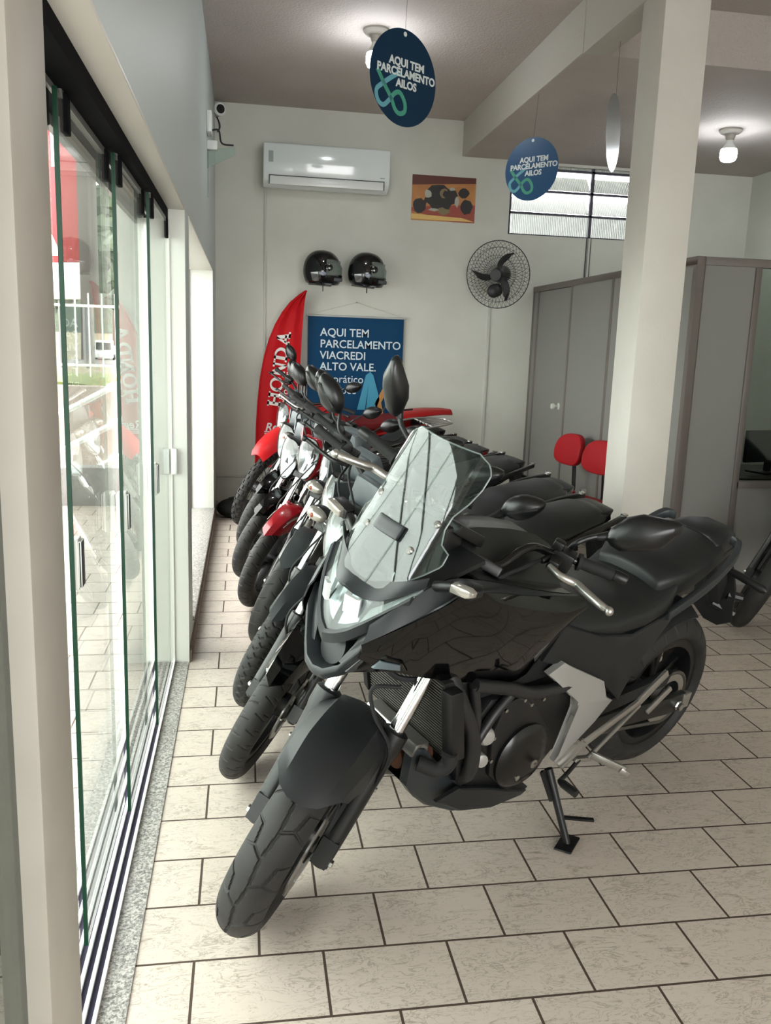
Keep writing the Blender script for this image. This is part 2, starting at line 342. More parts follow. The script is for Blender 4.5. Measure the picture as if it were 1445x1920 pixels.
# sliding glass panes: green cut edges, clear faces, a pull on each leading edge
M_pane = glass('clear_door_glass', '#f4f9f5', 1.5, haze=.075, hazecol='#d9d6d0', refl=.95); M_edge = mat('green_glass_edge', '#06301f', .3, spec=.3)
M_pull_w = mat('white_pull', '#e8eae4', .3); M_pull_b = mat('black_pull', '#17181a', .4)
pn = [(-.412, 1.30, 2.0), (-.3875, 1.965, 2.64), (-.363, 2.59, 3.28), (-.3385, 3.225, 3.95)]
for k, (x, y0, y1) in enumerate(pn):
    d = empty('door_%d' % (k + 2), (x, y0, .012)); tag(d, kind='structure')
    MB().bb(-.004, .004, .006, y1 - y0, .012, HD - .075).build('glass_pane', M_pane, d)
    MB().bb(-.005, .005, 0, .006, .012, HD - .075).build('glass_edge', M_edge, d)
    MB().bb(-.005, .005, .05, y1 - y0, HD - .085, HD - .055).build('top_clamp', mat('grey_rail'), d)
    q = MB()
    for yy in (.06, y1 - y0 - .07): q.bb(-.011, .011, yy, yy + .05, HD - .15, HD - .07)
    q.build('roller_clamp', mat('black_track'), d, bev=.003)
    if k:
        q = MB(); q.cur = 0; q.bb(-.014, -.004, .01, .055, .925, 1.045); q.bb(.004, .012, .01, .055, .925, 1.045)
        q.cur = 1; q.bb(-.0185, -.014, .012, .053, .93, 1.04); q.bb(.012, .019, .012, .053, .93, 1.04)
        q.build('pull_handle', [M_pull_w, M_pull_b], d, bev=.002)
# fixed panes of the other two openings
struct(MB().bb(-.302, -.295, -.6, 1.088, .01, HD), 'window_3', glass('fixed_side_glass', '#8f978f', 1.6, haze=.10, hazecol='#9aa39a'))
struct(MB().bb(-.45, -.443, 4.25, 7.18, .135, HD - .012), 'window_4', glass('clear_fixed_glass', '#fbfdfb', 1.45, refl=.4))
struct(MB().bb(-.452, -.44, 4.25, 4.27, .135, HD - .012).bb(-.452, -.44, 7.165, 7.18, .135, HD - .012), 'trim_17', mat('black_track'))
# ------------------------------------------------------------------ things on the walls and ceiling
M_whitepl = mat('white_plastic', '#d8dcd8', .25); M_blackpl = mat('black_plastic', '#141517', .45); M_dark = mat('matte_black', '#101112', .7)
t = empty('air_conditioner', (.69, 7.72, 2.83), 'white split air conditioner high on the back wall', 'air conditioner')
q = MB(); pr = [(.0, .08), (.0, .345), (.02, .35), (.20, .35), (.23, .33), (.23, .05), (.20, .015), (.16, 0), (.09, .0), (.03, .035)]
q.prism(pr, lambda u, v, w: (w, u, v), -.545, .545); q.build('body', mat('glossy_white_plastic', '#d3dad9', .12, coat=.6), t, bev=.012, seg=3)
MB().bb(-.49, .49, -.004, .03, .012, .082).build('louver_flap', M_whitepl, t, bev=.006)
q = MB(); q.bb(-.497, .497, -.006, .002, .082, .087); q.bb(-.497, -.492, -.006, .002, .012, .085); q.bb(.492, .497, -.006, .002, .012, .085); q.build('flap_gap', M_dark, t)
MB().bb(-.50, -.46, -.002, .001, .19, .28).build('rating_sticker', mat('grey_sticker', '#8f9a97', .5), t)
MB().bb(.46, .50, -.002, .001, .11, .118).build('brand_badge', mat('grey_sticker'), t)

t = empty('security_camera', (-.215, 7.86, 3.44), 'small white bullet camera in the ceiling corner', 'camera')
q = MB(); q.lathe([(.052, .09), (.055, .085), (.055, .0), (.045, -.01)], (0, 0, 0), (-.35, .9, .1), 24); q.build('housing', M_whitepl, t)
q = MB(); q.lathe([(.036, -.012), (.036, -.004)], (0, 0, 0), (-.35, .9, .1), 24); q.build('lens', mat('lens_black', '#050506', .1), t)
q = MB(); q.tube(crv([(-.03, .06, -.05), (-.012, .06, -.09), (-.004, .06, -.13), (-.025, .07, -.17)]), .006, 8); q.build('cable', M_dark, t)

t = empty('emergency_light', (XW, 6.35, 2.80), 'white emergency light with a clear hanging plate on the left wall', 'lamp')
MB().bb(.0, .035, -.09, .09, .10, .24).build('battery_box', M_whitepl, t, bev=.008)
MB().bb(.0, .07, -.03, .03, .0, .06).build('bracket', M_whitepl, t, bev=.006)
q = MB(); q.prism([(0, -.12), (.19, -.02), (.19, .03), (0, .0)], lambda u, v, w: (u, w, v), -.004, .004); q.build('clear_plate', glass('acrylic_plate', '#e2ece6', haze=.25, hazecol='#c9d4cf'), t)
q = MB(); q.tube(crv([(.03, .0, .13), (.08, 0, .13), (.10, 0, .05), (.18, 0, .04)]), .006, 8); q.build('cable', M_dark, t)
q = MB(); q.bb(-.002, .01, .02, .03, -.30, .0); q.build('wire_duct', mat('grey_sticker'), t)

def bulb_lamp(loc, label):
    t = empty('ceiling_lamp', loc, label, 'lamp', 'bare bulbs on the ceiling')
    q = MB(); q.lathe([(.001, 0), (.085, 0), (.085, -.012), (.07, -.03), (.04, -.036), (.03, -.075), (.0, -.078)], (0, 0, 0), (0, 0, 1), 32); q.build('ceiling_rose', mat('dull_white_plastic', '#a9a59d', .5), t)
    q = MB(); q.lathe([(.026, -.076), (.03, -.10), (.05, -.13), (.058, -.142)], (0, 0, 0), (0, 0, 1), 28); q.build('bulb_collar', M_whitepl, t)
    q = MB(); q.lathe([(.058, -.142), (.062, -.165), (.062, -.20), (.052, -.222), (.03, -.232), (0, -.235)], (0, 0, 0), (0, 0, 1), 28)
    q.build('bulb_globe', mat('lit_bulb', '#ffffff', .4, emit=('#f4faff', BULB_W)), t)
bulb_lamp((.83, 5.94, ZC), 'lit bare bulb on the ceiling beside the nearest round sign')
bulb_lamp((3.637, 6.418, ZL), 'lit bare bulb on the lower ceiling right of the white column')

# round hanging signs
M_navy = mat('navy_sign', '#112c44', .4, spec=.2); M_sgtxt = mat('sign_white', '#cfd6d6', .5); M_lg1 = mat('sign_green', '#3f8f78', .5); M_lg2 = mat('sign_teal', '#5d9aa6', .5)
LOGO = [(-.79, .04), (-.59, -.22), (-.37, -.47), (-.24, -.68), (-.1, -.75), (.05, -.68), (.05, -.5), (-.1, -.32), (-.26, -.36), (-.41, -.52), (-.59, -.66), (-.75, -.59), (-.80, -.39), (-.64, -.24), (-.35, -.04), (-.12, .1)]
def round_sign(c, nrm, rad, roll, label, hook, blue=M_navy):
    t = empty('hanging_sign', c, label, 'sign', 'round signs hung from the ceiling')
    n = unit(nrm); ex = unit(np.cross((0, 0, 1), n)); ey = np.cross(n, ex)
    ex, ey = ex * math.cos(roll) + ey * math.sin(roll), ey * math.cos(roll) - ex * math.sin(roll)
    F = lambda u, v, k=0: ex * u * rad + ey * v * rad + n * k
    q = MB(); q.lathe([(rad, -.0015), (rad, .0015)], (0, 0, 0), n, 72); q.build('disc', blue, t)
    q = MB(); q.lathe([(.05 * rad, .0015), (.05 * rad, .0022)], F(0, .9), n, 12); q.build('grommet', M_sgtxt, t)
    for sgn, ln in ((1, ('AQUI TEM', 'PARCELAMENTO', 'AILOS')),):
        for i, (s, yy) in enumerate(zip(ln, (.23, 0.02, -.20))):
            text(s, 'lettering', M_sgtxt, t, rad * .232, frame(F(.08, yy, .0022 * sgn), ex, ey), bold=.0016, align='CENTER', sx=1.0)
    P = crv([(u, v) for u, v in LOGO], 5); P = [np.array(p) for p in P]; V = []; Fc = []
    for i, p in enumerate(P):
        d = unit(P[min(i + 1, len(P) - 1)] - P[max(i - 1, 0)]); s = np.array((-d[1], d[0])) * .05; V += [F(*(p + s), .0019), F(*(p - s), .0019)]
    q = MB(); q.add(V, [(2 * i, 2 * i + 1, 2 * i + 3, 2 * i + 2) for i in range(len(P) - 1)]); q.mi = [0 if i < len(P) * .55 else 1 for i in range(len(P) - 1)]
    q.build('emblem', [M_lg1, M_lg2], t)
    q = MB(); q.cyl(F(0, .9), np.array(hook) - np.array(c), .0012, n=6); q.build('nylon_line', glass('nylon', '#d8d8d8'), t)
v1 = unit((.17, 1, .29))
round_sign((.70, 4.08, 2.70), (.547, -.837, 0), .203, 0, 'nearest round navy sign hanging in front of a lit ceiling bulb', (.72, 4.08, ZC))
round_sign((1.93, 5.95, 2.74), (-.74, -.67, 0), .205, 0, 'smaller round blue sign in front of the louvre window', (1.95, 5.95, ZL), mat('navy_sign_lit_tone', '#1f4a70', .3))  # lit copy of the navy, the brighter light put into its colour
round_sign((2.05, 4.88, 2.74), (-.77, .52, 0), .205, 0, 'round sign seen edge on, a thin sliver left of the white column', (2.05, 4.88, ZL), mat('sign_sheen_grey', '#8d9294', .25))  # grey disc: the pale reflection is put into its colour

# poster of a racing motorcycle
t = empty('poster', (1.77, YB - .002, 2.845), 'small poster of a racing motorcycle on the back wall', 'poster')
R2 = lambda p: (p[0] * math.cos(-.012) - p[1] * math.sin(-.012), p[0] * math.sin(-.012) + p[1] * math.cos(-.012))
q = MB(); q.bb(-.295, .295, -.003, 0, -.195, .195); q.build('paper', mat('poster_amber', '#a2663a', .5, noise=(5, '#c98f4e', .3, .75)), t)
q = MB(); P2 = lambda poly, k, q=q: q.prism(poly, lambda u, v, w: (u * .295, w, v * .195), -.0034 - k * .0002, -.0033 - k * .0002)
def blob(cx, cy, rx, ry, n=14, jag=.2, seed=1):
    rr = random.Random(seed); return [(cx + rx * math.cos(2 * PI * i / n) * (1 - jag * rr.random()), cy + ry * math.sin(2 * PI * i / n) * (1 - jag * rr.random())) for i in range(n)]
for i, (ci, pl) in enumerate([(0, [(-1, .55), (1, .75), (1, 1), (-1, 1)]), (1, [(-1, -.45), (-.2, -.3), (1, -.2), (1, -1), (.3, -1), (-1, -.6)]), (2, [(-1, -.72), (.6, -.8), (1, -.95), (-1, -.95)]),
        (3, blob(-.75, -.35, .24, .36, seed=2)), (3, blob(.72, -.3, .22, .36, seed=3)), (3, blob(-.1, .05, .62, .62, 18, .3, 4)), (4, blob(-.5, .2, .14, .22, 9, .3, 5)), (5, blob(.0, .25, .16, .3, 9, .4, 6)), (3, blob(.05, .22, .10, .18, 9, .3, 9)),
        (4, blob(.42, -.1, .08, .3, 9, .4, 7)), (3, blob(.62, .3, .2, .25, 10, .3, 8)), (5, blob(.0, -.55, .3, .2, 11, .5, 10)), (4, blob(-.3, -.5, .2, .08, 9, .4, 11)), (4, blob(.25, .45, .12, .1, 9, .4, 12))]):
    q.cur = ci; P2(pl, i)
q.build('print', [mat('print_dark_red', '#5a2a1e'), mat('print_rust', '#9a4738'), mat('print_yellow', '#d8b56a'), mat('print_black', '#262321'), mat('print_grey', '#a9a69c'), mat('print_olive', '#7e6f4c')], t)

# hanging banner
t = empty('hanging_banner', (1.0, YB - .03, 0), 'dark blue hanging banner with white lettering on the back wall', 'banner')
n1 = 14; G = [[(-.44 + .88 * i / n1, -.004 * math.sin(i * 1.1), 1.768 - 1.16 * j / 8) for j in range(9)] for i in range(n1 + 1)]
q = MB(); q.sheet(G, .0015); q.build('fabric', mat('banner_blue', '#0c3a5c', .6, spec=.12), t)
q = MB(); q.cyl((-.46, -.006, 1.772), (.46, -.006, 1.772), .009, n=12); q.build('top_rod', mat('pale_rod', '#b0b3b0', .4), t)
q = MB(); q.cyl((-.44, -.01, 1.775), (.0, -.004, 1.90), .0015, n=6); q.cyl((.0, -.004, 1.90), (.44, -.01, 1.775), .0015, n=6); q.lathe([(.006, -.02), (.006, .005)], (0, 0, 1.90), (0, -1, 0), 10); q.build('hanging_cord', mat('cord_beige', '#a8a394', .7), t)
M_bt = mat('banner_white', '#c3d3da', .5)
for s, z, h, bo in (('AQUI TEM', 1.593, .098, .0011), ('PARCELAMENTO', 1.490, .098, .0011), ('VIACREDI', 1.388, .098, .0011), ('ALTO VALE.', 1.287, .098, .0011), ('T\u00e1 pr\u00e1tico', 1.175, .098, 0), ('pra voc\u00ea', 1.075, .098, 0)):
    text(s, 'lettering', M_bt, t, h * 1.02, frame((-.33, -.0105, z), (1, 0, 0), (0, 0, 1)), bold=bo, sx=.98)
q = MB(); pp = lambda pl, m_: (setattr(q, 'cur', m_), q.prism(pl, lambda u, v, w: (u, w, v), -.0075, -.0068))
pp([(.025, .93), (.10, 1.25), (.14, 1.28), (.17, 1.25), (.13, 1.18), (.10, .93)], 0); pp([(.13, 1.18), (.17, 1.25), (.235, .93 + .1), (.17, .82), (.10, .82)], 0)
pp([(.26, 1.13), (.30, 1.10), (.25, 1.0), (.29, .84), (.235, .84), (.19, .99)], 1)
q.build('emblem', [mat('banner_cyan', '#2f88a6', .5), mat('banner_orange', '#b07a3c', .5)], t)
# feather flag: red fabric on a black pole
t = empty('feather_flag', (.1, 7.78, 0), 'tall red feather flag with white vertical lettering in the back corner', 'flag')
Lf = [(.0, .40), (.005, .70), (.02, 1.0), (.055, 1.30), (.12, 1.55), (.20, 1.73), (.30, 1.87), (.405, 1.955), (.437, 1.975)]
Rt = [(.37, .40), (.37, .70), (.375, 1.0), (.385, 1.30), (.395, 1.55), (.405, 1.73), (.415, 1.87), (.43, 1.955), (.44, 1.975)]
Lf = crv(Lf, 3); Rt = crv(Rt, 3); G = [[np.array((a[0] + (b[0] - a[0]) * j / 9, .012 * math.sin(j * 1.3 + i * .25) * (j > 0), a[1] + (b[1] - a[1]) * j / 9)) for j in range(10)] for i, (a, b) in enumerate(zip(Lf, Rt))]
q = MB(); q.sheet(G, .0015); q.build('flag_fabric', mat('flag_red', '#b4161d', .6, spec=.12, noise=(3, '#a8141a', .3, .7)), t)
q = MB(); q.tube([(-.004, .004, 0), (-.005, .004, .41)], .007, 8); q.build('pole', M_blackpl, t)
q = MB(); q.tube([(a[0] - .004, .004, a[1]) for a in Lf[::2]], .010, 8); q.build('pole_sleeve', mat('flag_red'), t)
q = MB(); q.lathe([(.08, 0), (.08, .012), (.02, .03), (.015, .06)], (-.004, .004, .0), (0, 0, 1), 24); q.build('base', M_blackpl, t)
M_fw = mat('flag_white', '#cfc9c6', .5)
def slab(ch):
    """slab serif capitals on a 1 x 1 body as rectangles and quads"""
    S = .17; o = []
    def r(x0, x1, y0, y1): o.append([(x0, y0), (x1, y0), (x1, y1), (x0, y1)])
    if ch == 'H':
        for x in (.2, .8): r(x - .12, x + .12, 0, 1); r(x - .2, x + .2, 0, S * .8); r(x - .2, x + .2, 1 - S * .8, 1)
        r(.2, .8, .42, .58)
    if ch == 'N':
        r(.12, .28, 0, 1); r(.76, .9, 0, 1); o.append([(.12, 1), (.36, 1), (.9, 0), (.66, 0)]); r(0, .4, 0, S * .8); r(0, .3, 1 - S * .8, 1); r(.62, 1.02, 1 - S * .8, 1)
    if ch == 'A':
        o.append([(.05, 0), (.25, 0), (.58, 1), (.42, 1)]); o.append([(.62, 0), (.9, 0), (.64, 1), (.40, 1)]); r(.25, .75, .25, .4); r(-.05, .36, 0, S * .8); r(.55, 1.02, 0, S * .8)
    if ch in 'OD':
        n = 20; 
        for i in range(n):
            a, b = [2 * PI * k / n for k in (i, i + 1)]
            if ch == 'O': f = lambda a, k: (.5 + (.5 - .22 * k) * math.cos(a), .5 + (.52 - .13 * k) * math.sin(a))
            else:
                if math.cos((a + b) / 2) < 0: continue
                f = lambda a, k: (.4 + (.55 - .22 * k) * math.cos(a), .5 + (.5 - .14 * k) * math.sin(a))
            o.append([f(a, 0), f(b, 0), f(b, 1), f(a, 1)])
        if ch == 'D': r(.12, .34, 0, 1); r(0, .42, 0, .14); r(0, .42, .86, 1)
    return o
q = MB(); x = 0; a = math.radians(82)
for ch in 'HONDA':
    for pl in slab(ch):
        q.prism(pl, lambda u, v, w, x=x: ((.205 + (x + u) * .128 * math.cos(a) - v * .115 * math.sin(a)), w, .945 + (x + u) * .128 * math.sin(a) + v * .115 * math.cos(a)), -.017, -.0145)
    x += 1.06
q.build('lettering', M_fw, t)
text('Cons\u00f3rcio', 'lettering', M_fw, t, .085, frame((.268, -.0165, 1.0), (math.cos(a), 0, math.sin(a)), (-math.sin(a), 0, math.cos(a))))
text('Regata', 'lettering', M_fw, t, .10, frame((.075, -.0165, .735), (1, 0, .0), (0, 0, 1)), bold=.002, shear=.25, sx=1.0)
q = MB(); [q.bb(.07, .36, -.017, -.0155, z, z + .008) for z in (.722, .706, .69)]; q.build('underline', M_fw, t)

# two helmets on wall hooks
M_gl = mat('gloss_black', '#08090a', .08, coat=.5)
def helmet(loc, label, ry):
    t = empty('motorcycle_helmet', loc, label, 'helmet', 'black helmets on the wall'); t.rotation_euler = (0, ry, 0)
    def rad(th, k): return k
    q = MB(); V = []; F = []; nu, nv = 36, 18
    # full-face shell, facing +x, opening cut for the visor
    for i in range(nv + 1):
        z = .165 - .29 * i / nv; 
        for j in range(nu):
            p = 2 * PI * j / nu; c, s = math.cos(p), math.sin(p); h = (z + .02) / .185
            rr = math.sqrt(max(0.0, 1 - min(1, abs(h)) ** 2.4)) if z > -.02 else 1 - .18 * ((-.02 - z) / .105) ** 2
            fx = .165 if c > 0 else .168
            if z < -.03 and c > 0: fx = .185
            if -.055 < z < .07 and c > .35: fx *= .93 if z > -.03 else 1
            V.append((fx * rr * c, .125 * rr * s, z))
    for i in range(nv):
        for j in range(nu):
            z = .165 - .29 * (i + .5) / nv; c = math.cos(2 * PI * (j + .5) / nu)
            if -.05 < z < .068 and c > .12: continue
            F.append((i * nu + j, (i + 1) * nu + j, (i + 1) * nu + (j + 1) % nu, i * nu + (j + 1) % nu))
    q.add(V, F); o = q.build('shell', M_gl, t, ang=50); md = o.modifiers.new('thickness', 'SOLIDIFY'); md.thickness = .012
    q = MB(); G = [[(.176 * math.cos(p) * (1 - .10 * (zz > .04)), .130 * math.sin(p), zz) for zz in (-.055, -.02, .02, .05, .075)] for p in np.linspace(-1.42, 1.42, 21)]
    q.sheet(G, .003); q.build('visor', glass('clear_visor', '#dfe6e4', 1.5, haze=.12), t)
    for s in (-1, 1): q = MB(); q.lathe([(.03, 0), (.03, .006), (.02, .01)], (.05, s * .122, .01), (0, s, 0), 20); q.build('visor_pivot', M_gl, t)
    q = MB(); q.box((.135, -.09, -.085), (.075, .05, .03)); q.build('chin_vent', mat('dark_grey_plastic', '#2c2d30', .5), t, bev=.006)
    q = MB(); q.ell((.0, -.118, -.045), (.03, .012, .02), 12, 6); q.build('side_mark', mat('silver_mark', '#8f93a3', .3), t)
    q = MB(); q.bar((.01, -.04, -.11), (.014, -.05, -.19), .024, .006); q.build('chin_strap', M_dark, t)
    q = MB(); q.bb(-.1, .1, .11, .19, -.13, -.115); q.build('wall_hook', M_blackpl, t)
    return t
helmet((.665, 7.76, 2.165), 'black full-face helmet on the back wall, the left one above the banner', .05)
helmet((1.06, 7.76, 2.165), 'black full-face helmet on the back wall, the right one above the banner', .09)

# wall fan with wire guard
t = empty('wall_fan', (2.245, 7.70, 2.185), 'black wall fan in a round wire guard under the louvre window', 'fan')
n = unit((-.54, -.82, -.12)); ex = unit(np.cross((0, 0, 1), n)); ey = np.cross(n, ex); FP = lambda r, a, h: ex * r * math.cos(a) + ey * r * math.sin(a) + n * h
M_wire = mat('black_wire', '#1c1d1f', .35)
q = MB()
for r, h in ((.295, .0), (.24, .045), (.17, .06), (.08, .068), (.24, -.045), (.15, -.055)): q.tube([FP(r, 2 * PI * k / 48, h) for k in range(49)], .0042 if r > .29 else .0018, 6, False)
for k in range(44):
    a = 2 * PI * k / 44; q.tube(crv([FP(.295, a, 0), FP(.24, a + .12, .045), FP(.17, a + .3, .06), FP(.06, a + .55, .07)], 3), .0016, 5, False)
    q.tube(crv([FP(.295, a, 0), FP(.24, a - .12, -.045), FP(.15, a - .3, -.055), FP(.06, a - .5, -.06)], 3), .0016, 5, False)
q.build('wire_guard', M_wire, t)
q = MB(); q.lathe([(.0, .075), (.05, .07), (.06, .05), (.06, .0), (.07, -.03), (.075, -.16), (.05, -.19), (.0, -.2)], (0, 0, 0), n, 28); q.build('motor', M_blackpl, t)
for k in range(3):
    a0 = PI * .44 + k * 2 * PI / 3; G = []
    for i in range(9):
        r = .045 + .195 * i / 8; wd = (.5 + .35 * math.sin(i / 8 * PI)) * (1 if i < 7 else .55) * .075 / r; sw = -.5 * (i / 8) ** 1.3
        G.append([FP(r, a0 + sw + wd * (j / 4 - .5), .02 - .03 * (j / 4 - .5)) for j in range(5)])
    q = MB(); q.sheet(G, .003); q.build('blade', M_blackpl, t)
q = MB(); q.tube(crv([n * -.15, n * -.19 + np.array((.02, .03, -.08)), np.array((.06, .2, -.12))]), .02, 12); q.lathe([(.06, 0), (.06, .02), (.03, .045)], (.06, .245, -.12), (0, -1, 0), 20); q.build('wall_bracket', M_blackpl, t)
q = MB(); q.ell((-.055, -.09, -.15), (.062, .03, .06), 20, 12); q.build('speed_box', M_blackpl, t)

# two red chairs by the partition
M_red = mat('red_vinyl', '#9b1a20', .5, spec=.2, bump=(300, .08, .0004)); M_tube = mat('black_tube', '#121213', .25)
def chair(loc, rz, label):
    t = empty('chair', loc, label, 'chair', 'red chairs by the partition', rz)   # seat faces local +x
    q = MB(); pl = [(.22 * math.copysign(abs(math.cos(a)) ** .65, math.cos(a)), .235 * math.copysign(abs(math.sin(a)) ** .65, math.sin(a))) for a in np.linspace(0, 2 * PI, 32, False)]
    q.prism(pl, lambda u, v, w: (u, v, w), .42, .475); q.build('seat', M_red, t, bev=.016, seg=3)
    pl = [(.18 * math.copysign(abs(math.cos(a)) ** .7, math.cos(a)), (.13 if math.sin(a) > 0 else .115) * math.copysign(abs(math.sin(a)) ** (.85 if math.sin(a) > 0 else .6), math.sin(a))) for a in np.linspace(0, 2 * PI, 40, False)]
    q = MB(); q.prism(pl, lambda u, v, w: (-.235 - v * .18 + w + .03 * (u / .185) ** 2, u, .765 + v), -.028, .022); q.build('backrest', M_red, t, bev=.014, seg=3)
    q = MB(); q.tube(crv([(.0, 0, .405), (-.2, 0, .40), (-.27, 0, .44), (-.275, 0, .55), (-.265, 0, .72)], 6), .016, 10); q.build('back_bar', M_tube, t)
    for sx in (-1, 1):
        q = MB()
        for sy in (-1, 1): q.tube(crv([(0, sy * .17, .41), (sx * .12, sy * .19, .40), (sx * .19, sy * .205, .2), (sx * .21, sy * .21, .01)]), .012, 8)
        q.build('leg_pair', M_tube, t)
    return t
chair((2.29, 6.28, 0), PI + .2, 'red padded chair by the partition door, the farther of the two')
chair((2.33, 5.80, 0), PI + .2, 'red padded chair half hidden by the white column')

# dark bag of a helmet on the floor in the far corner
t = empty('helmet_bag', (-.08, 7.5, 0), 'round black cloth bag on the floor in the far left corner', 'bag')
q = MB(); q.ell((0, 0, .075), (.17, .16, .088), 24, 14); q.xf(lambda p: np.array((p[0], p[1], max(.0, p[2])))); q.build('bag_body', mat('black_cloth', '#121212', .9, bump=(60, .4, .004)), t)
q = MB(); q.tube(crv([(-.06, -.02, .16), (0, -.04, .175), (.05, -.02, .16)]), .012, 8); q.build('drawcord', M_dark, t)

# magnetic contact on the far jamb
t = empty('door_contact', (-.335, 3.945, .97), 'white two-part door contact box on the far door jamb', 'sensor')
MB().bb(-.037, -.004, -.022, 0, -.06, .06).build('sensor_half', M_whitepl, t, bev=.008, seg=3); MB().bb(.004, .034, -.022, 0, -.06, .06).build('magnet_half', M_whitepl, t, bev=.008, seg=3)
# loose wires at the partition edge behind the column, a desk and screen inside the office
t = empty('loose_cable', (2.668, 5.35, .78), 'thin dark loose wires at the edge of the white column', 'cable')
for P_ in ([(0, -.02, .12), (0, .06, .10), (0, .10, .05), (0, .11, -.03)], [(0, -.03, -.12), (0, .04, -.13), (0, .10, -.15)]): q = MB(); q.tube(crv(P_, 5), .004, 6); q.build('wire', M_dark, t)
t = empty('office_desk', (3.9, 5.5, 0), 'dark desk inside the office behind the partition window', 'desk')
MB().bb(-.75, .75, -.35, .35, .70, .735).build('desk_top', mat('dark_wood', '#2a2522', .5), t, bev=.004)
for x in (-.7, .7): MB().bb(x - .025, x + .025, -.33, .33, 0, .70).build('desk_leg', mat('dark_wood'), t)
t = empty('monitor', (3.62, 5.42, .735), 'black computer monitor on the office desk at the right edge', 'monitor', rz=.3)
MB().bb(-.26, .26, -.02, .01, .08, .30).build('screen', M_blackpl, t, bev=.006); MB().bb(-.02, .02, .0, .03, .01, .2).build('stand', M_blackpl, t); MB().bb(-.12, .12, -.08, .10, 0, .012).build('base', M_blackpl, t, bev=.004)
# ------------------------------------------------------------------ motorcycles: shared pieces
M_rub = mat('tyre_rubber', '#242322', .62, spec=.32, noise=(14, '#2c2b2a', .35, .7)); M_blk = mat('satin_black_metal', '#0e0f10', .4); M_mattep = mat('matte_black_plastic', '#15181a', .48, bump=(900, .05, .0002))
M_greyp = mat('charcoal_plastic', '#262a2c', .42); M_gloss = mat('gloss_black_paint', '#030304', .05, spec=.45, coat=.1); M_chr = mat('chrome', '#e6e6e6', .08, metal=1.0); M_sil = mat('cast_silver', '#aaa9a5', .4, metal=.45)
M_alu2 = mat('brushed_alloy', '#b9b7b2', .3, metal=.9); M_seat = mat('seat_vinyl', '#121516', .5, bump=(500, .12, .0006)); M_eng = mat('engine_black', '#111112', .4, bump=(150, .1, .0008)); M_grip = mat('grip_rubber', '#161616', .75)
M_lens = glass('clear_lens', '#eef2f2', 1.5, haze=.03, hazecol='#d5dcda'); M_refl = mat('reflector_chrome', '#9a9d9d', .25, metal=1.0); M_amber = mat('amber_bulb', '#8a3a14', .3); M_screen = glass('smoke_clear_screen', '#d3d9d8', 1.72, haze=.012, hazecol='#b9c4c4')
M_mir = mat('mirror_glass', '#d9dde0', .03, metal=1.0); M_msh = mat('mirror_shell', '#0f1011', .34, spec=.55); M_rust = mat('copper_filter', '#7c5340', .4, metal=.4); M_bolt = mat('bolt_steel', '#c2c2be', .25, metal=1.0); M_brn = mat('brushed_disc', '#a5a39d', .3, metal=1.0); M_redlens = mat('red_lens', '#5e0c0e', .2)

TREADS = {  # groove polylines (u in pitches, v from -1 to 1), pitch, width, depth
    'trail': ([[(.0, -1.1), (.16, -.42), (.04, -.03)], [(.04, -.03), (.50, .05)], [(.50, 1.1), (.66, .42), (.54, .05)], [(.54, .05), (1.04, -.03)], [(.16, -.42), (.52, -.55), (.60, -1.0)], [(.66, .42), (1.02, .55), (1.10, 1.0)]], .150, .0062, .006),
    'street': ([[(.0, -.75), (.16, -.35), (.22, -.1)], [(.5, .75), (.66, .35), (.72, .1)], [(.30, -.95), (.38, -.55)], [(.80, .95), (.88, .55)]], .062, .0038, .0035),
    'block': ([[(.0, -1), (.18, -.45), (.05, -.2), (.22, .02)], [(.5, 1), (.68, .45), (.55, .2), (.72, -.02)], [(.5, -1), (.64, -.6)], [(.0, 1), (.14, .6)]], .046, .0058, .005),
    'slick': ([[(.0, -.9), (.45, -.1)], [(.5, .9), (.95, .1)]], .075, .003, .003),
    'knob': ([[(0, -1), (0, 1)], [(.5, -1), (.5, 1)], [(0, -.42), (.5, -.42)], [(0, .42), (.5, .42)], [(.5, 0), (1, 0)], [(.5, -.8), (1, -.8)], [(.5, .8), (1, .8)]], .088, .011, .010)}
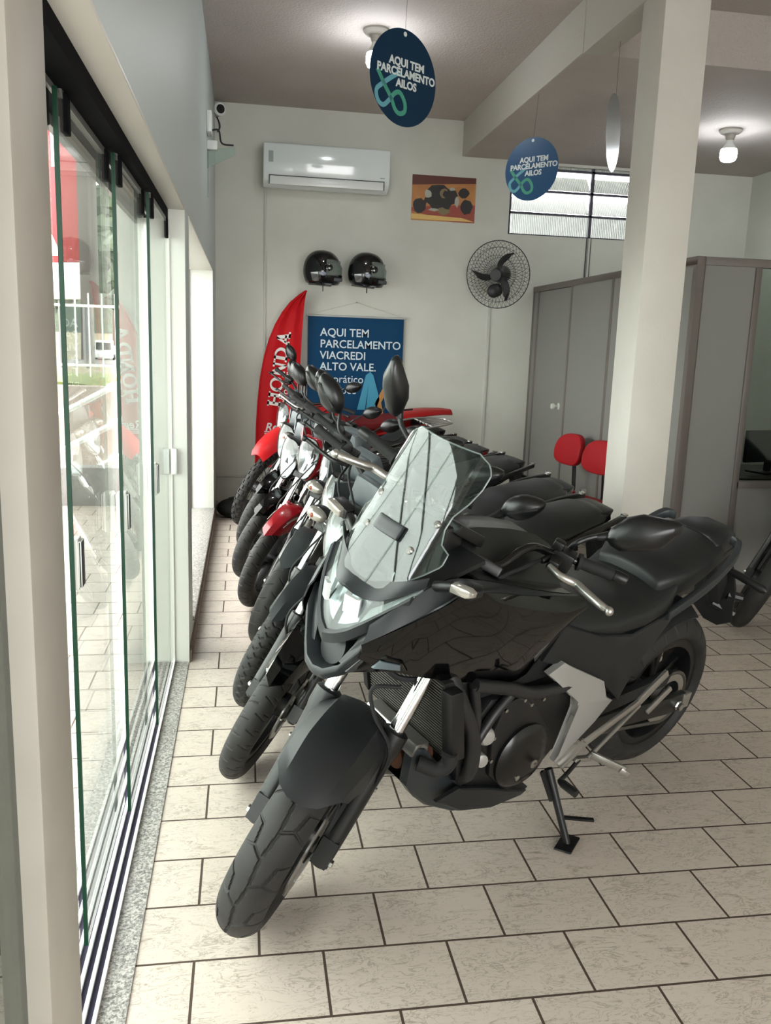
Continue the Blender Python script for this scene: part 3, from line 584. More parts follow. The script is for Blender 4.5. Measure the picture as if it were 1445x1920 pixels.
def tyre(name, c, R, hw, tread, parent, X=None, nu=600, nv=36, hgt=None):
    hgt = hgt or hw * 1.35; A = 1.2; crown = hw * .78
    t = np.linspace(-1, 1, nv); yy = hw * np.sin(t * A) / math.sin(A); rr = R - crown * (1 - np.cos(t * A)) / (1 - math.cos(A))
    rin = R - hgt; sw = 5; s = np.linspace(0, 1, sw + 1)[1:]; e = R - crown
    ys = hw * (1 + .05 * np.sin(s * PI)) * (1 - .32 * s ** 2); rs = e + (rin - e) * s
    Y = np.concatenate([-ys[::-1], yy, ys]); Rr = np.concatenate([rs[::-1], rr, rs]); n2 = len(Y)
    u = np.arange(nu) / nu * 2 * PI; D = np.zeros((nu, nv))
    if tread:
        seg, pitch, wd, dep = TREADS[tread]; npit = max(1, round(2 * PI * R / pitch)); pitch = 2 * PI * R / npit
        U = ((u / (2 * PI) * npit) % 1.0)[:, None] * pitch; Vv = (t * hw * 1.22)[None, :]; best = np.full((nu, nv), 9.0)
        for pl in seg:
            for a, b in zip(pl[:-1], pl[1:]):
                for k in (-1, 0, 1):
                    ax, ay = (a[0] + k) * pitch, a[1] * hw * 1.22; bx, by = (b[0] + k) * pitch, b[1] * hw * 1.22; dx, dy = bx - ax, by - ay
                    q = np.clip(((U - ax) * dx + (Vv - ay) * dy) / (dx * dx + dy * dy), 0, 1); best = np.minimum(best, np.hypot(U - ax - q * dx, Vv - ay - q * dy))
        D = dep * np.clip((wd * .5 + .0012 - best) / .0018, 0, 1)
    Rg = np.tile(Rr, (nu, 1)); Rg[:, sw:sw + nv] -= D
    P = np.stack([c[0] + Rg * np.cos(u)[:, None], np.tile(c[1] + Y, (nu, 1)), c[2] + Rg * np.sin(u)[:, None]], -1).reshape(-1, 3)
    if X is not None: P = np.array([X(p) for p in P])
    i = np.arange(nu)[:, None]; j = np.arange(n2 - 1)[None]; a = i * n2 + j; b = ((i + 1) % nu) * n2 + j
    F = np.stack([a, b, b + 1, a + 1], -1).reshape(-1, 4)
    me = bpy.data.meshes.new(name); me.from_pydata(P.tolist(), [], F.tolist()); me.materials.append(M_rub); me.shade_smooth(); me.set_sharp_from_angle(angle=math.radians(40))
    o = bpy.data.objects.new(name, me); COL.objects.link(o); o.parent = parent; return o
def XF(q, X): return q.xf(X) if X else q
def wheel(name, c, rim_r, hw, root, X=None, spokes=5, m=None, hub=.045):
    """cast wheel: rim, hub and twin spokes"""
    m = m or M_blk; q = MB()
    q.lathe([(rim_r - .028, -hw), (rim_r + .004, -hw), (rim_r + .004, -hw + .006), (rim_r - .01, -hw + .016), (rim_r - .018, 0), (rim_r - .01, hw - .016), (rim_r + .004, hw - .006), (rim_r + .004, hw), (rim_r - .028, hw), (rim_r - .036, 0), (rim_r - .028, -hw)], c, (0, 1, 0), 72, cap=False)
    q.lathe([(.014, -.07), (hub, -.06), (hub, .06), (.014, .07)], c, (0, 1, 0), 32)
    for k in range(spokes):
        for d in (-.17, .17):
            a = 2 * PI * k / spokes + .3; p = np.array(c) + np.array((math.cos(a + d * .5), 0, math.sin(a + d * .5))) * hub * .8; e = np.array(c) + np.array((math.cos(a + d), 0, math.sin(a + d))) * (rim_r - .025)
            q.loft([[pp + np.array((-math.sin(a), 0, math.cos(a))) * w_ * i + np.array((0, 1, 0)) * j for i, j in ((-1, -h), (1, -h), (1, h), (-1, h))] for pp, w_, h in ((p, .014, .022), (e, .010, .014))])
    return XF(q, X).build(name, m, root, bev=.003)
def wire_wheel(name, c, rim_r, hw, root, X=None):
    q = MB(); q.lathe([(rim_r - .012, -hw), (rim_r + .004, -hw), (rim_r - .004, 0), (rim_r + .004, hw), (rim_r - .012, hw), (rim_r - .018, 0), (rim_r - .012, -hw)], c, (0, 1, 0), 64, cap=False)
    q.lathe([(.012, -.06), (.05, -.05), (.05, .05), (.012, .06)], c, (0, 1, 0), 28)
    for k in range(32):
        a = 2 * PI * k / 32; d = .35 * (1 if k % 4 < 2 else -1); s = 1 if k % 2 else -1
        q.cyl(np.array(c) + (.048 * math.cos(a), s * .035, .048 * math.sin(a)), np.array(c) + ((rim_r - .012) * math.cos(a + d), 0, (rim_r - .012) * math.sin(a + d)), .0018, n=5)
    return XF(q, X).build(name, M_blk, root)
def disc(name, c, y, r, root, X=None, r_in=None):
    r_in = r_in or r * .72; n = 120; q = MB(); R1 = []
    for yy, rr, wv in ((y - .0025, r_in, 0), (y - .0025, r, .02), (y + .0025, r, .02), (y + .0025, r_in, 0)):
        R1.append([(c[0] + rr * (1 + wv * math.cos(10 * 2 * PI * k / n)) * math.cos(2 * PI * k / n), c[1] + yy, c[2] + rr * (1 + wv * math.cos(10 * 2 * PI * k / n)) * math.sin(2 * PI * k / n)) for k in range(n)])
    q.loft(R1 + [R1[0]], cap=False)
    for k in range(6):
        a = 2 * PI * k / 6; q.bar((c[0] + .05 * math.cos(a), c[1] + y, c[2] + .05 * math.sin(a)), (c[0] + (r_in + .006) * math.cos(a + .25), c[1] + y, c[2] + (r_in + .006) * math.sin(a + .25)), .014, .005)
    return XF(q, X).build(name, M_brn, root)
def panel(q, pts, th, s=1, ins=.9, rise=.006):
    """bulged plate on side s: outline of (x, y, z), flat back"""
    P = np.array(pts, float); P = P * (1, s, 1); c = P.mean(0); n = len(P); In = c + (P - c) * ins; In[:, 1] += s * rise; B = P - np.array((0, s * th, 0))
    V = list(P) + list(In) + list(B) + [In.mean(0) + np.array((0, s * rise * .4, 0)), B.mean(0)]; F = []
    for i in range(n):
        j = (i + 1) % n; F += [(i, j, n + j, n + i), (n + i, n + j, 3 * n), (j, i, 2 * n + i, 2 * n + j), (2 * n + j, 2 * n + i, 3 * n + 1)]
    return q.add(V, F)
def mirror_body(root, c, a_long, a_up, nrm, ln, ht, facet=False, name='mirror'):
    """mirror shell: long axis a_long, front bulges along nrm, glass on the far side"""
    a = unit(a_long); nn = unit(np.array(nrm) - a * (np.array(nrm) @ a)); u = np.cross(nn, a)
    if u @ np.array(a_up) < 0: u = -u
    out = [(-.52, -.02), (-.42, .26), (-.18, .48), (.12, .5), (.46, .26), (.52, .05), (.40, -.22), (.12, -.46), (-.2, -.48), (-.44, -.24)]
    out = [np.array(p) for p in crv([(x, y) for x, y in out + out[:1]], 2)[:-1]] if not facet else [np.array(p) for p in ((-.53, -.03), (-.44, .22), (-.20, .48), (.02, .52), (.46, .26), (.53, .16), (.50, -.02), (.22, -.40), (.02, -.46), (-.36, -.40), (-.48, -.22))]
    rings = []
    for k, h in ((1.0, 0), (1.03, .010), (.96, .024), (.78, .036), (.45, .044), (.08, .047)): rings.append([np.array(c) + a * p[0] * ln * k + u * p[1] * ht * k + nn * h for p in out])
    q = MB(); q.loft(rings); o = q.build(name, M_msh, root, ang=40 if not facet else 28, bev=.004 if facet else 0)
    q = MB(); q.loft([[np.array(c) + a * p[0] * ln * .93 + u * p[1] * ht * .9 + nn * h for p in out] for h in (-.003, .004)]); q.build('mirror_glass', M_mir, o)
    return o

# ------------------------------------------------------------------ the large black adventure motorcycle in front
WB = 1.535; AXF = np.array((WB / 2, 0, .30)); RK = math.radians(27); SAX = np.array((-math.sin(RK), 0, math.cos(RK))); SA0 = np.array((WB / 2 + .11, 0, 0)); NF = np.array((math.cos(RK), 0, math.sin(RK)))
def pose(root, xy, z, yaw, lean, pitch):
    Rm = rotm((0, 0, 1), yaw) @ rotm((0, 1, 0), pitch) @ rotm((1, 0, 0), -lean); m = Matrix(Rm.tolist()); root.rotation_euler = m.to_euler(); root.location = (xy[0], xy[1], z); return Rm, np.array((xy[0], xy[1], z))
def steerer(A0, ax, a):
    Sm = rotm(ax, a); return lambda p: A0 + Sm @ (np.array(p) - A0)
root = empty('motorcycle', label='large black adventure motorcycle with tall clear windscreen, nearest in the row', cat='motorcycle', group='motorcycles in the row')
RA, TA = pose(root, (.7585, 2.4684), .0075, math.radians(209.15), math.radians(12.3), .0072)
ST = steerer(SA0, SAX, math.radians(34.45))
fk = lambda L, y, o=0: AXF + SAX * L + NF * o + np.array((0, y, 0))
# front wheel, fork, fender
wf_ = wheel('front_wheel', tuple(AXF), .216, .045, root, ST)
tyre('front_tyre', AXF, .30, .062, 'trail', wf_, ST, nu=1500, nv=60, hgt=.084)
disc('brake_disc', tuple(AXF), .068, .155, wf_, ST)
for s in (1, -1):
    q = MB(); q.cyl(fk(.30, s * .10), fk(.80, s * .10), .0205, n=28); q.xf(ST).build('fork_tube', M_chr, root)
    q = MB(); q.tube([fk(L, s * .10) for L in (-.055, -.05, .02, .22, .28, .30, .345, .35)], [.02, .026, .028, .031, .033, .037, .037, .030], 28); q.box(fk(-.01, s * .10, .0), (.06, .045, .075), rotm((0, 1, 0), -RK)); q.bar(fk(.05, s * .10, -.035), fk(.2, s * .105, -.035), .02, .03)
    sl = q.xf(ST).build('fork_slider', M_blk, root, ang=40)
    q = MB(); q.lathe([(.011, 0), (.011, .01), (.006, .012)], fk(-.035, s * .122), (0, s, 0), 6); q.xf(ST).build('pinch_bolt', M_bolt, sl); q = MB(); q.lathe([(.006, 0), (.006, .006)], fk(.19, s * .128), (0, s, 0), 8); q.xf(ST).build('slider_bolt', M_bolt, sl)
q = MB(); q.box(fk(.10, .095, -.06), (.05, .045, .11), rotm((0, 1, 0), -RK + .2)); q.xf(ST).build('brake_caliper', M_blk, root, bev=.008)
q = MB(); q.loft([[fk(.62, y, o) + SAX * k for y, o in ((-.14, -.03), (.14, -.03), (.14, .03), (-.14, .03))] for k in (-.02, .02)]); q.loft([[fk(.83, y, o) + SAX * k for y, o in ((-.13, -.05), (.13, -.05), (.13, .03), (-.13, .03))] for k in (-.015, .015)]); q.xf(ST).build('triple_clamp', M_blk, root, bev=.006)
# front fender: faceted shell over the tyre
G = []
for th in np.linspace(55, 127, 15):
    k = (th - 55) / 72; row = []; hw_ = .062 + .012 * min(1, k * 3); drop = .05 + .05 * math.sin(min(1, k * 1.2) * PI)
    for y, r in ((-hw_ - .034, .33 - drop), (-hw_ - .022, .338 - drop * .35), (-hw_ + .012, .345), (-.02, .352), (.02, .352), (hw_ - .012, .345), (hw_ + .022, .338 - drop * .35), (hw_ + .034, .33 - drop)):
        t_ = math.radians(th + 17 * (abs(y) / .10) ** 2.6 * (1 - k) - 8 * (abs(y) / .1) * k); row.append(AXF + np.array((r * math.cos(t_), y, r * math.sin(t_))))
    G.append(row)
q = MB(); q.sheet(G, .004); fd = q.xf(ST).build('front_fender', M_mattep, root, ang=28, bev=0)
q = MB()
for s in (1, -1): q.add(np.array([fk(.30, s * .075, .035), fk(.12, s * .08, .05), fk(.02, s * .075, .02), fk(.22, s * .085, -.03), fk(.30, s * .085, .035), fk(.12, s * .09, .05), fk(.02, s * .085, .02), fk(.22, s * .095, -.03)]), [(0, 1, 2, 3), (4, 5, 6, 7), (0, 1, 5, 4), (1, 2, 6, 5), (2, 3, 7, 6), (3, 0, 4, 7)])
q.xf(ST).build('fender_stay', M_mattep, root)
# handlebar, grips, levers, mirrors (all turn with the fork)
hb = [(.33, .0, 1.015), (.335, .06, 1.012), (.29, .11, 1.012), (.245, .155, 1.052), (.215, .22, 1.07), (.19, .284, 1.078), (.172, .40, 1.088)]
q = MB(); q.tube(crv([ST((x, -y, z)) for x, y, z in hb[:0:-1]] + [ST(hb[0]), (.362, .05, 1.02), (.355, .10, 1.02), (.322, .122, 1.024), (.258, .121, 1.052), (.205, .122, 1.058), (.135, .122, 1.032)] + [ST(p) for p in hb[5:]], 6), .0112, 14); q.build('handlebar', mat('gloss_black_bar', '#0b0b0c', .15), root)
for s in (1, -1):
    m = lambda p, s=s: (p[0], s * p[1], p[2])
    q = MB(); q.tube([m((.19, .284, 1.078)), m((.188, .292, 1.079)), m((.187, .296, 1.079)), m((.175, .375, 1.087)), m((.174, .38, 1.087))], [.024, .024, .0175, .0175, .02], 20); q.xf(ST).build('grip', M_grip, root, ang=40)
    q = MB(); q.tube([m((.173, .382, 1.088)), m((.168, .42, 1.09))], [.017, .016], 18); q.xf(ST).build('bar_end', M_blk, root, bev=.003)
    q = MB(); q.box(m((.205, .245, 1.072)), (.05, .06, .055)); q.box(m((.245, .232, 1.07)), (.06, .03, .03)); q.cyl(m((.22, .225, 1.075)), m((.26, .20, 1.06)), .010, n=12); q.box(m((.215, .22, 1.105)), (.03, .03, .03)); q.xf(ST).build('switch_housing', M_blk, root, bev=.006)
    q = MB(); P = crv([m((.285, .225, 1.072)), m((.305, .26, 1.073)), m((.30, .305, 1.073)), m((.318, .33, 1.076)), m((.345, .375, 1.08)), m((.352, .398, 1.081))], 5); n_ = len(P)
    q.tube(P, [.009 + .003 * math.sin(i / n_ * PI) for i in range(n_)], 12); q.ell(m((.355, .405, 1.081)), (.0125, .0125, .0125), 14, 8); q.xf(ST).build('lever', M_alu2, root)
q = MB(); q.lathe([(.034, 0), (.034, .045), (.03, .052)], (.255, -.185, 1.07), (0, 0, 1), 20); q.xf(ST).build('brake_reservoir', M_blk, root, bev=.004)
q = MB(); q.tube(crv([(.17, .25, 1.09), (.178, .258, 1.12), (.155, .285, 1.145), (.138, .322, 1.165)], 5), .0075, 10); q.tube([(.15, .295, 1.15), (.135, .325, 1.166)], [.009, .014], 12); q.xf(ST).build('mirror_stalk', M_blk, root)
ci, co = ST((.138, .322, 1.165)), ST((.105, .47, 1.262)); vw = RA.T @ (np.array((0, 0, EYE)) - TA) - (ci + co) / 2
mirror_body(root, (ci + co) / 2, co - ci, (0, 0, 1), np.array((.85, .5, .1)), .185, .100, True, name='left_mirror')
q = MB(); q.tube(crv([(.19, -.255, 1.09), (.20, -.26, 1.14), (.185, -.31, 1.17), (.172, -.337, 1.20)], 5), .0075, 10); q.tube([(.18, -.325, 1.185), (.172, -.34, 1.205)], [.009, .014], 12); q.xf(ST).build('mirror_stalk', M_blk, root)
ci, co = ST((.172, -.338, 1.195)), ST((.205, -.40, 1.345))
mirror_body(root, (ci + co) / 2, co - ci, (0, 1, 0), np.array((.85, .5, .2)), .168, .072, True, name='right_mirror')
q = MB()
q.tube(crv([(.25, .20, 1.06), (.33, .17, 1.055), (.40, .12, 1.0), (.42, .10, .85)], 6), .0055, 8); q.tube(crv([(.25, -.20, 1.06), (.35, -.17, 1.06), (.43, -.12, .98), (.42, -.10, .8)], 6), .0055, 8)
q.tube(crv([fk(.46, .06, .05), fk(.42, .0, .06), fk(.36, .04, .05), fk(.30, .12, .06), fk(.12, .12, -.03)], 6), .0055, 8); q.tube(crv([fk(.55, -.05, .02), fk(.47, .02, .02), fk(.50, .10, -.02), fk(.56, .13, -.05)], 6), .008, 8)
q.xf(ST).build('cables', M_dark, root)

# nose: headlight lens, reflector bowls, cowl, rim and beak (fixed to the frame)
ya = np.array([0, .03, .06, .09, .12, .15, .175]); xn = np.array([.745, .738, .724, .704, .678, .645, .612]); zl = np.array([.862, .873, .892, .923, .958, .996, 1.03]); zu = np.array([.975, .968, .963, .972, .992, 1.018, 1.043])
nx = lambda y: float(np.interp(abs(y), ya, xn)); nl = lambda y: float(np.interp(abs(y), ya, zl)); nu_ = lambda y: float(np.interp(abs(y), ya, zu))
YS = np.linspace(-.158, .158, 29)
def nose_strip(f0, f1, k=6): return [[np.array(f0(y)) * (1 - j / k) + np.array(f1(y)) * (j / k) for j in range(k + 1)] for y in YS]
q = MB(); q.sheet(nose_strip(lambda y: (nx(y), y, nl(y)), lambda y: (nx(y) - .035, y, nu_(y))), .003); hl = q.build('headlight_lens', M_lens, root, ang=40)
q = MB(); q.sheet(nose_strip(lambda y: (nx(y) - .03, y * .96, nl(y)), lambda y: (nx(y) - .07, y * .96, nu_(y))), .004); q.build('headlight_housing', M_blk, hl)
for s in (1, -1):
    q = MB(); q.sheet([[((nx(y) - .024 - .035 * j / 4), s * y, nl(y) + .012 + (nu_(y) - nl(y) - .024) * j / 4) for j in range(5)] for y in np.linspace(.008, .058, 6)], .004); q.build('reflector', M_refl, hl)
    q = MB(); q.sheet([[((nx(y) - .018 - .03 * j / 2), s * y, nl(y) + .008 + .03 * (1 - (y - .07) / .16) * j / 2) for j in range(3)] for y in np.linspace(.065, .152, 8)], .004); q.build('daytime_light', mat('pale_light_guide', '#c9cdcb', .25), hl)
    q = MB(); q.sheet([[((nx(y) - .010), s * y, nu_(y) - .045 + .045 * j / 2) for j in range(3)] for y in np.linspace(.028, .066, 6)], .01); q.build('projector', mat('lamp_white', '#e6ecec', .1, metal=.3), hl)
# rim below the lens
q = MB(); q.loft([[(nx(y) + a, y * b, nl(y) + c) for a, b, c in ((.004, 1, .002), (.012, 1.02, -.006), (.006, 1.02, -.034), (-.05, .95, -.04), (-.04, .97, -.004))] for y in YS]); q.build('headlight_rim', M_greyp, root, ang=30)
# cowl from the lens up to the windscreen
sb = lambda y: (.668 - .05 * (abs(y) / .19) ** 1.0 - .9 * max(0, abs(y) - .09) ** 1.5, y * 1.1, .992 + .075 * (abs(y) / .175) ** 1.5)
q = MB(); q.sheet(nose_strip(lambda y: (nx(y) - .032, y * 1.01, nu_(y) - .002), sb), .004); q.build('nose_cowl', M_greyp, root, ang=28)
# beak: U-shaped lip under the lamp, open in the middle
bk = [(.68, -.14, .90), (.712, -.115, .862), (.735, -.07, .79), (.752, -.035, .764), (.757, 0, .757), (.752, .035, .764), (.735, .07, .79), (.712, .115, .862), (.68, .14, .90)]
q = MB(); q.loft([[np.array(p) + np.array((a, 0, c)) for a, c in ((.014, .014), (.018, -.004), (.004, -.020), (-.05, -.016), (-.045, .010))] for p in bk]); q.build('beak', M_greyp, root, bev=.003, ang=25)
for s in (1, -1):
    q = MB(); panel(q, [(.715, .085, .85), (.735, .065, .80), (.72, .09, .845), (.70, .118, .885), (.66, .14, .95), (.655, .125, .96), (.69, .10, .91)], .012, s); q.build('beak_side', M_greyp, root)
q = MB(); q.lathe([(.0, .02), (.045, .018), (.05, 0), (.05, -.04)], (.70, 0, .805), (.9, 0, .3), 28); q.build('horn', M_mattep, root)
q = MB(); q.bb(.50, .66, -.13, .13, .80, .93); q.build('nose_core', M_dark, root, bev=.02)
# windscreen: clear curved sheet with the notched outline, vent slot pad and four screws
def scr(y, z): return np.array((.672 - .62 * (z - .985) + .10 * (z - .985) ** 2 - 1.5 * y * y - 2.0 * max(0, abs(y) - .09) ** 2, y, z))
edge = [(.985, .062), (1.0, .09), (1.045, .138), (1.075, .162), (1.105, .16), (1.115, .14), (1.15, .127), (1.18, .127), (1.215, .142), (1.25, .150), (1.285, .150), (1.305, .137), (1.322, .105)]
zz = np.linspace(.985, 1.322, 44); hwid = np.interp(zz, [e[0] for e in edge], [e[1] for e in edge])
tt = np.linspace(-1, 1, 33)
G = [[scr(t_ * h_, z_ + .035 * (1 - t_ * t_) * (z_ < 1.0) * 0 + .0) for t_ in tt] for z_, h_ in zip(zz, hwid)]
q = MB(); q.sheet(G, .004); ws = q.build('windscreen', M_screen, root, ang=60)
q = MB(); pts_ = [g[0] for g in G] + G[-1] + [g[-1] for g in G[::-1]]; q.tube(pts_, .0021, 6); q.build('screen_edge', mat('pale_screen_edge', '#7f8785', .2, spec=.6), ws)
off = unit((.5, 0, .85)) * .006
q = MB(); G2 = [[scr(y_, z_) + off for y_ in np.linspace(-.045, .045, 7)] for z_ in np.linspace(1.088, 1.122, 4)]; q.sheet(G2, .012); q.build('vent_pad', M_greyp, ws, bev=.004)
for s in (1, -1):
    for y_, z_ in ((.085, 1.085), (.108, 1.155)): q = MB(); q.lathe([(.010, 0), (.010, .005), (.006, .009)], scr(s * y_, z_), (.75, 0, .65), 16); q.build('screen_screw', M_bolt, ws)
q = MB()
for s in (1, -1): G3 = [[scr(s * y_, z_) - off * 2.2 for y_ in np.linspace(.07, .118, 5)] for z_ in np.linspace(1.04, 1.17, 10)]; q.sheet(G3, .01)
q.build('screen_bracket', M_dark, root)
q = MB(); q.sheet([[(.45 - .1 * j / 3 - .25 * y_ * y_, y_, 1.135 - .05 * j / 3) for j in range(4)] for y_ in np.linspace(-.085, .085, 7)], .03); q.box((.45, 0, 1.05), (.06, .14, .14)); q.build('instrument_panel', M_blk, root, bev=.006)
q = MB(); q.sheet([[(.60 - .03 * i, .16 * j / 3 - .0 if False else -.16 + .32 * j / 8, 1.01 + .008 * i - .0) for j in range(9)] for i in range(7)], .012); q.build('inner_cowl', M_mattep, root)

# side fairings: matte shoulder, gloss flank, small intake trim
top = [(.715, .12, .93), (.647, .15, .991), (.541, .165, 1.039), (.421, .165, 1.015), (.304, .16, .977), (.184, .155, .939), (.066, .15, .906), (.018, .147, .895)]
crs = [(.735, .125, .886), (.691, .155, .922), (.637, .185, .962), (.582, .205, .996), (.519, .213, 1.022), (.391, .205, .996), (.25, .19, .956), (.032, .17, .904)]
lowr = [(.735, .12, .85), (.664, .14, .812), (.599, .145, .788), (.541, .145, .764), (.399, .145, .714), (.274, .145, .685), (.15, .15, .678), (.003, .16, .868)]
top, crs, lowr = [np.array(crv(c, 4)) for c in (top, crs, lowr)]
for s in (1, -1):
    sg = np.array((1, s, 1))
    q = MB(); q.sheet([[a * sg, (a * .5 + b * .5 + (0, .004, .004)) * sg, b * sg] for a, b in zip(top, crs)], .004); q.build('shoulder_panel', M_greyp, root, ang=30)
    q = MB(); q.sheet([[(b * (1 - k) + c * k + np.array((0, .034 * min(1, max(.15, (.66 - b[0]) / .25)) * math.sin(k ** .8 * PI), 0))) * sg for k in np.linspace(0, 1, 15)] for b, c in zip(crs, lowr)], .004); q.build('side_fairing', M_gloss, root, ang=40)
    q = MB(); panel(q, [(.735, .085, .79), (.69, .135, .81), (.60, .152, .80), (.63, .165, .835), (.68, .155, .86), (.715, .12, .845)], .01, s); q.build('intake_trim', M_gloss, root)
    q = MB(); panel(q, [(.70, .138, .822), (.63, .158, .81), (.64, .165, .832), (.69, .15, .846)], .006, s, rise=.003); q.build('marker_lens', mat('pale_marker', '#5c686d', .15), root)
    q = MB(); q.tube([(.575, s * .16, 1.025), (.56, s * .215, 1.05)], [.014, .012], 12); q.loft([[np.array((.56 + dx, s * (.212 + k * .075), 1.052 + dz + k * .012)) for dx, dz in ((.016 * w_, .014 * w_), (-.02 * w_, .016 * w_), (-.02 * w_, -.014 * w_), (.016 * w_, -.016 * w_))] for k, w_ in ((0, .8), (.12, 1), (.8, 1), (1, .55))]); ts = q.build('turn_signal', M_blk, root, bev=.003)
    q = MB(); q.loft([[np.array((.578 + dx, s * (.215 + k * .072), 1.053 + dz + k * .012)) for dx, dz in ((.012 * w_, .010 * w_), (-.008, .014 * w_), (-.008, -.013 * w_), (.012 * w_, -.011 * w_))] for k, w_ in ((.06, .8), (.12, 1), (.8, 1), (1.02, .5))]); q.build('signal_lens', mat('clear_signal', '#a9a49c', .14, metal=.55), ts, bev=.003)
# tank cover / storage lid between the shoulders
G = []
for x in np.linspace(.44, .03, 14):
    k = (.44 - x) / .41; zc = float(np.interp(x, [.02, .08, .13, .22, .28, .36, .40, .45], [.985, 1.02, 1.045, 1.068, 1.078, 1.09, 1.09, 1.07])); h = np.interp(x, [.02, .2, .44], [.147, .155, .165]); ze = np.interp(x, [.018, .066, .184, .304, .421, .541], [.895, .906, .939, .977, 1.015, 1.039])
    G.append([(x, h * t_, zc + (ze - zc) * min(1, max(0, (abs(t_) - .26) / .44)) ** .9 + .005 * (abs(abs(t_) - .3) < .1)) for t_ in np.linspace(-1, 1, 25)])
q = MB(); q.sheet(G, .006); q.build('tank_cover', mat('satin_black_cover', '#0b0c0d', .36), root, ang=22)
q = MB(); q.bb(.0, .44, -.14, .14, .62, .90); q.build('inner_bodywork', M_dark, root, bev=.02)
q = MB(); q.ell((.09, .172, .882), (.007, .004, .009), 12, 8); q.build('badge', M_bolt, root)

# seat in two steps and tail
def seat_loft(st):
    """st rows: x, half width, z centre top, z side, z bottom"""
    return [[(x, w_ * a, zt + (zs - zt) * abs(a) ** 2.5 if k == 0 else zb) for a, k in [(t_, 0) for t_ in np.linspace(-1, 1, 11)] + [(.97, 1), (-.97, 1)]] for x, w_, zt, zs, zb in st]
q = MB(); q.loft(seat_loft([(.06, .10, .905, .86, .80), (.0, .125, .868, .80, .735), (-.1, .145, .83, .765, .725), (-.22, .165, .812, .765, .715), (-.36, .172, .815, .775, .725), (-.46, .168, .835, .80, .745), (-.505, .16, .862, .845, .77)]));
o = q.build('rider_seat', M_seat, root, ang=50, bev=.012)
q = MB(); q.loft(seat_loft([(-.44, .12, .865, .84, .78), (-.50, .15, .893, .868, .79), (-.58, .152, .905, .87, .80), (-.70, .14, .925, .885, .83), (-.80, .12, .94, .90, .86), (-.84, .09, .935, .905, .87)]))
q.build('pillion_seat', M_seat, root, ang=50, bev=.012)
q = MB(); q.loft([[(x, w_ * a, z) for a, z in ((-1, zb), (-1, zt - .02), (-.6, zt), (.6, zt), (1, zt - .02), (1, zb))] for x, w_, zt, zb in ((-.775, .10, .938, .86), (-.83, .10, .955, .86), (-.93, .075, .947, .865), (-.955, .06, .93, .87))]); q.build('rear_carrier', M_mattep, root, bev=.006)
q = MB(); q.loft([[(x, w_ * a, z) for a, z in ((-1, zt), (1, zt), (.7, zb), (-.7, zb))] for x, w_, zt, zb in ((-.40, .15, .80, .62), (-.60, .14, .86, .72), (-.82, .11, .88, .79), (-.98, .07, .88, .83))]); q.build('tail_cowl', M_mattep, root, bev=.01)
for s in (1, -1):
    q = MB(); q.loft([[np.array((x, s * (y + a), z + b)) for a, b in ((-.012, -.018), (.012, -.014), (.010, .016), (-.012, .014))] for x, y, z in crv([(-.47, .165, .745), (-.56, .178, .795), (-.66, .182, .845), (-.76, .172, .90), (-.815, .15, .935), (-.83, .12, .94)], 4)]); q.build('grab_rail', M_greyp, root, bev=.004, ang=30)
    q = MB(); panel(q, [(.085, .15, .70), (.02, .15, .80), (-.05, .155, .775), (-.13, .16, .745), (-.30, .168, .715), (-.44, .165, .745), (-.55, .165, .79), (-.50, .16, .70), (-.40, .155, .57), (-.36, .15, .45), (-.30, .15, .50), (-.22, .155, .56), (-.06, .155, .64)], .03, s); q.build('side_cover', M_mattep, root)
q = MB(); q.tube([(-.95, 0, .84), (-1.02, 0, .74), (-1.10, 0, .60)], [.05, .05, .035], 8); q.loft([[(-1.02 - .07 * k, w_ * a, .78 - .22 * k + .01 * b) for a, b in ((-1, -1), (1, -1), (1, 1), (-1, 1))] for k, w_ in ((0, .06), (.4, .085), (1, .085), (1.2, .03))]); q.build('plate_holder', M_dark, root, bev=.004)
for s in (1, -1):
    q = MB(); q.tube([(-1.0, s * .05, .77), (-1.01, s * .10, .765), (-1.015, s * .19, .755), (-1.015, s * .205, .752)], [.014, .015, .017, .008], 12); q.build('rear_turn_signal', M_blk, root)
q = MB(); q.bb(-.975, -.95, -.05, .05, .825, .858); q.build('tail_light', M_redlens, root, bev=.006)
q = MB(); q.tube([(-1.06, .05, .66), (-1.10, .09, .655)], [.02, .016], 10); q.tube([(-1.07, .0, .60), (-1.12, .07, .575)], [.018, .02], 10); q.build('plate_lamp', M_blk, root)

# frame, engine, radiator, belly pan
q = MB(); T_ = lambda P, r=.016: q.tube(crv(P, 5), r, 14)
for s in (1, -1):
    T_([(.46, s * .11, .80), (.40, s * .165, .66), (.335, s * .175, .54), (.31, s * .17, .42), (.30, s * .13, .36)], .021)
    T_([(.36, s * .16, .70), (.33, s * .165, .60), (.32, s * .17, .50)], .014); T_([(.20, s * .16, .63), (.26, s * .165, .58), (.32, s * .17, .50)], .014)
    T_([(.36, s * .16, .70), (.22, s * .165, .655), (.12, s * .165, .615), (.0, s * .165, .60), (-.08, s * .16, .605)], .019); T_([(-.1, s * .14, .66), (-.3, s * .14, .74), (-.6, s * .12, .82)], .014)
q.bb(.28, .44, -.06, .06, .74, .90)
q.build('frame', mat('frame_grey_black', '#1d1d1e', .45), root, ang=40)
q = MB(); q.loft([[(x, s_, z) for x, z in ((.33, .36), (.36, .50), (.26, .62), (.06, .62), (-.10, .56), (-.14, .40), (-.02, .28), (.2, .27))] for s_ in (-.15, .15)]); q.loft([[(.26 + .085 * k, a, .46 + .06 * k + b) for a, b in ((-.12, -.08), (.12, -.08), (.12, .08), (-.12, .08))] for k in (0, 1)]); en = q.build('engine', M_eng, root, bev=.015)
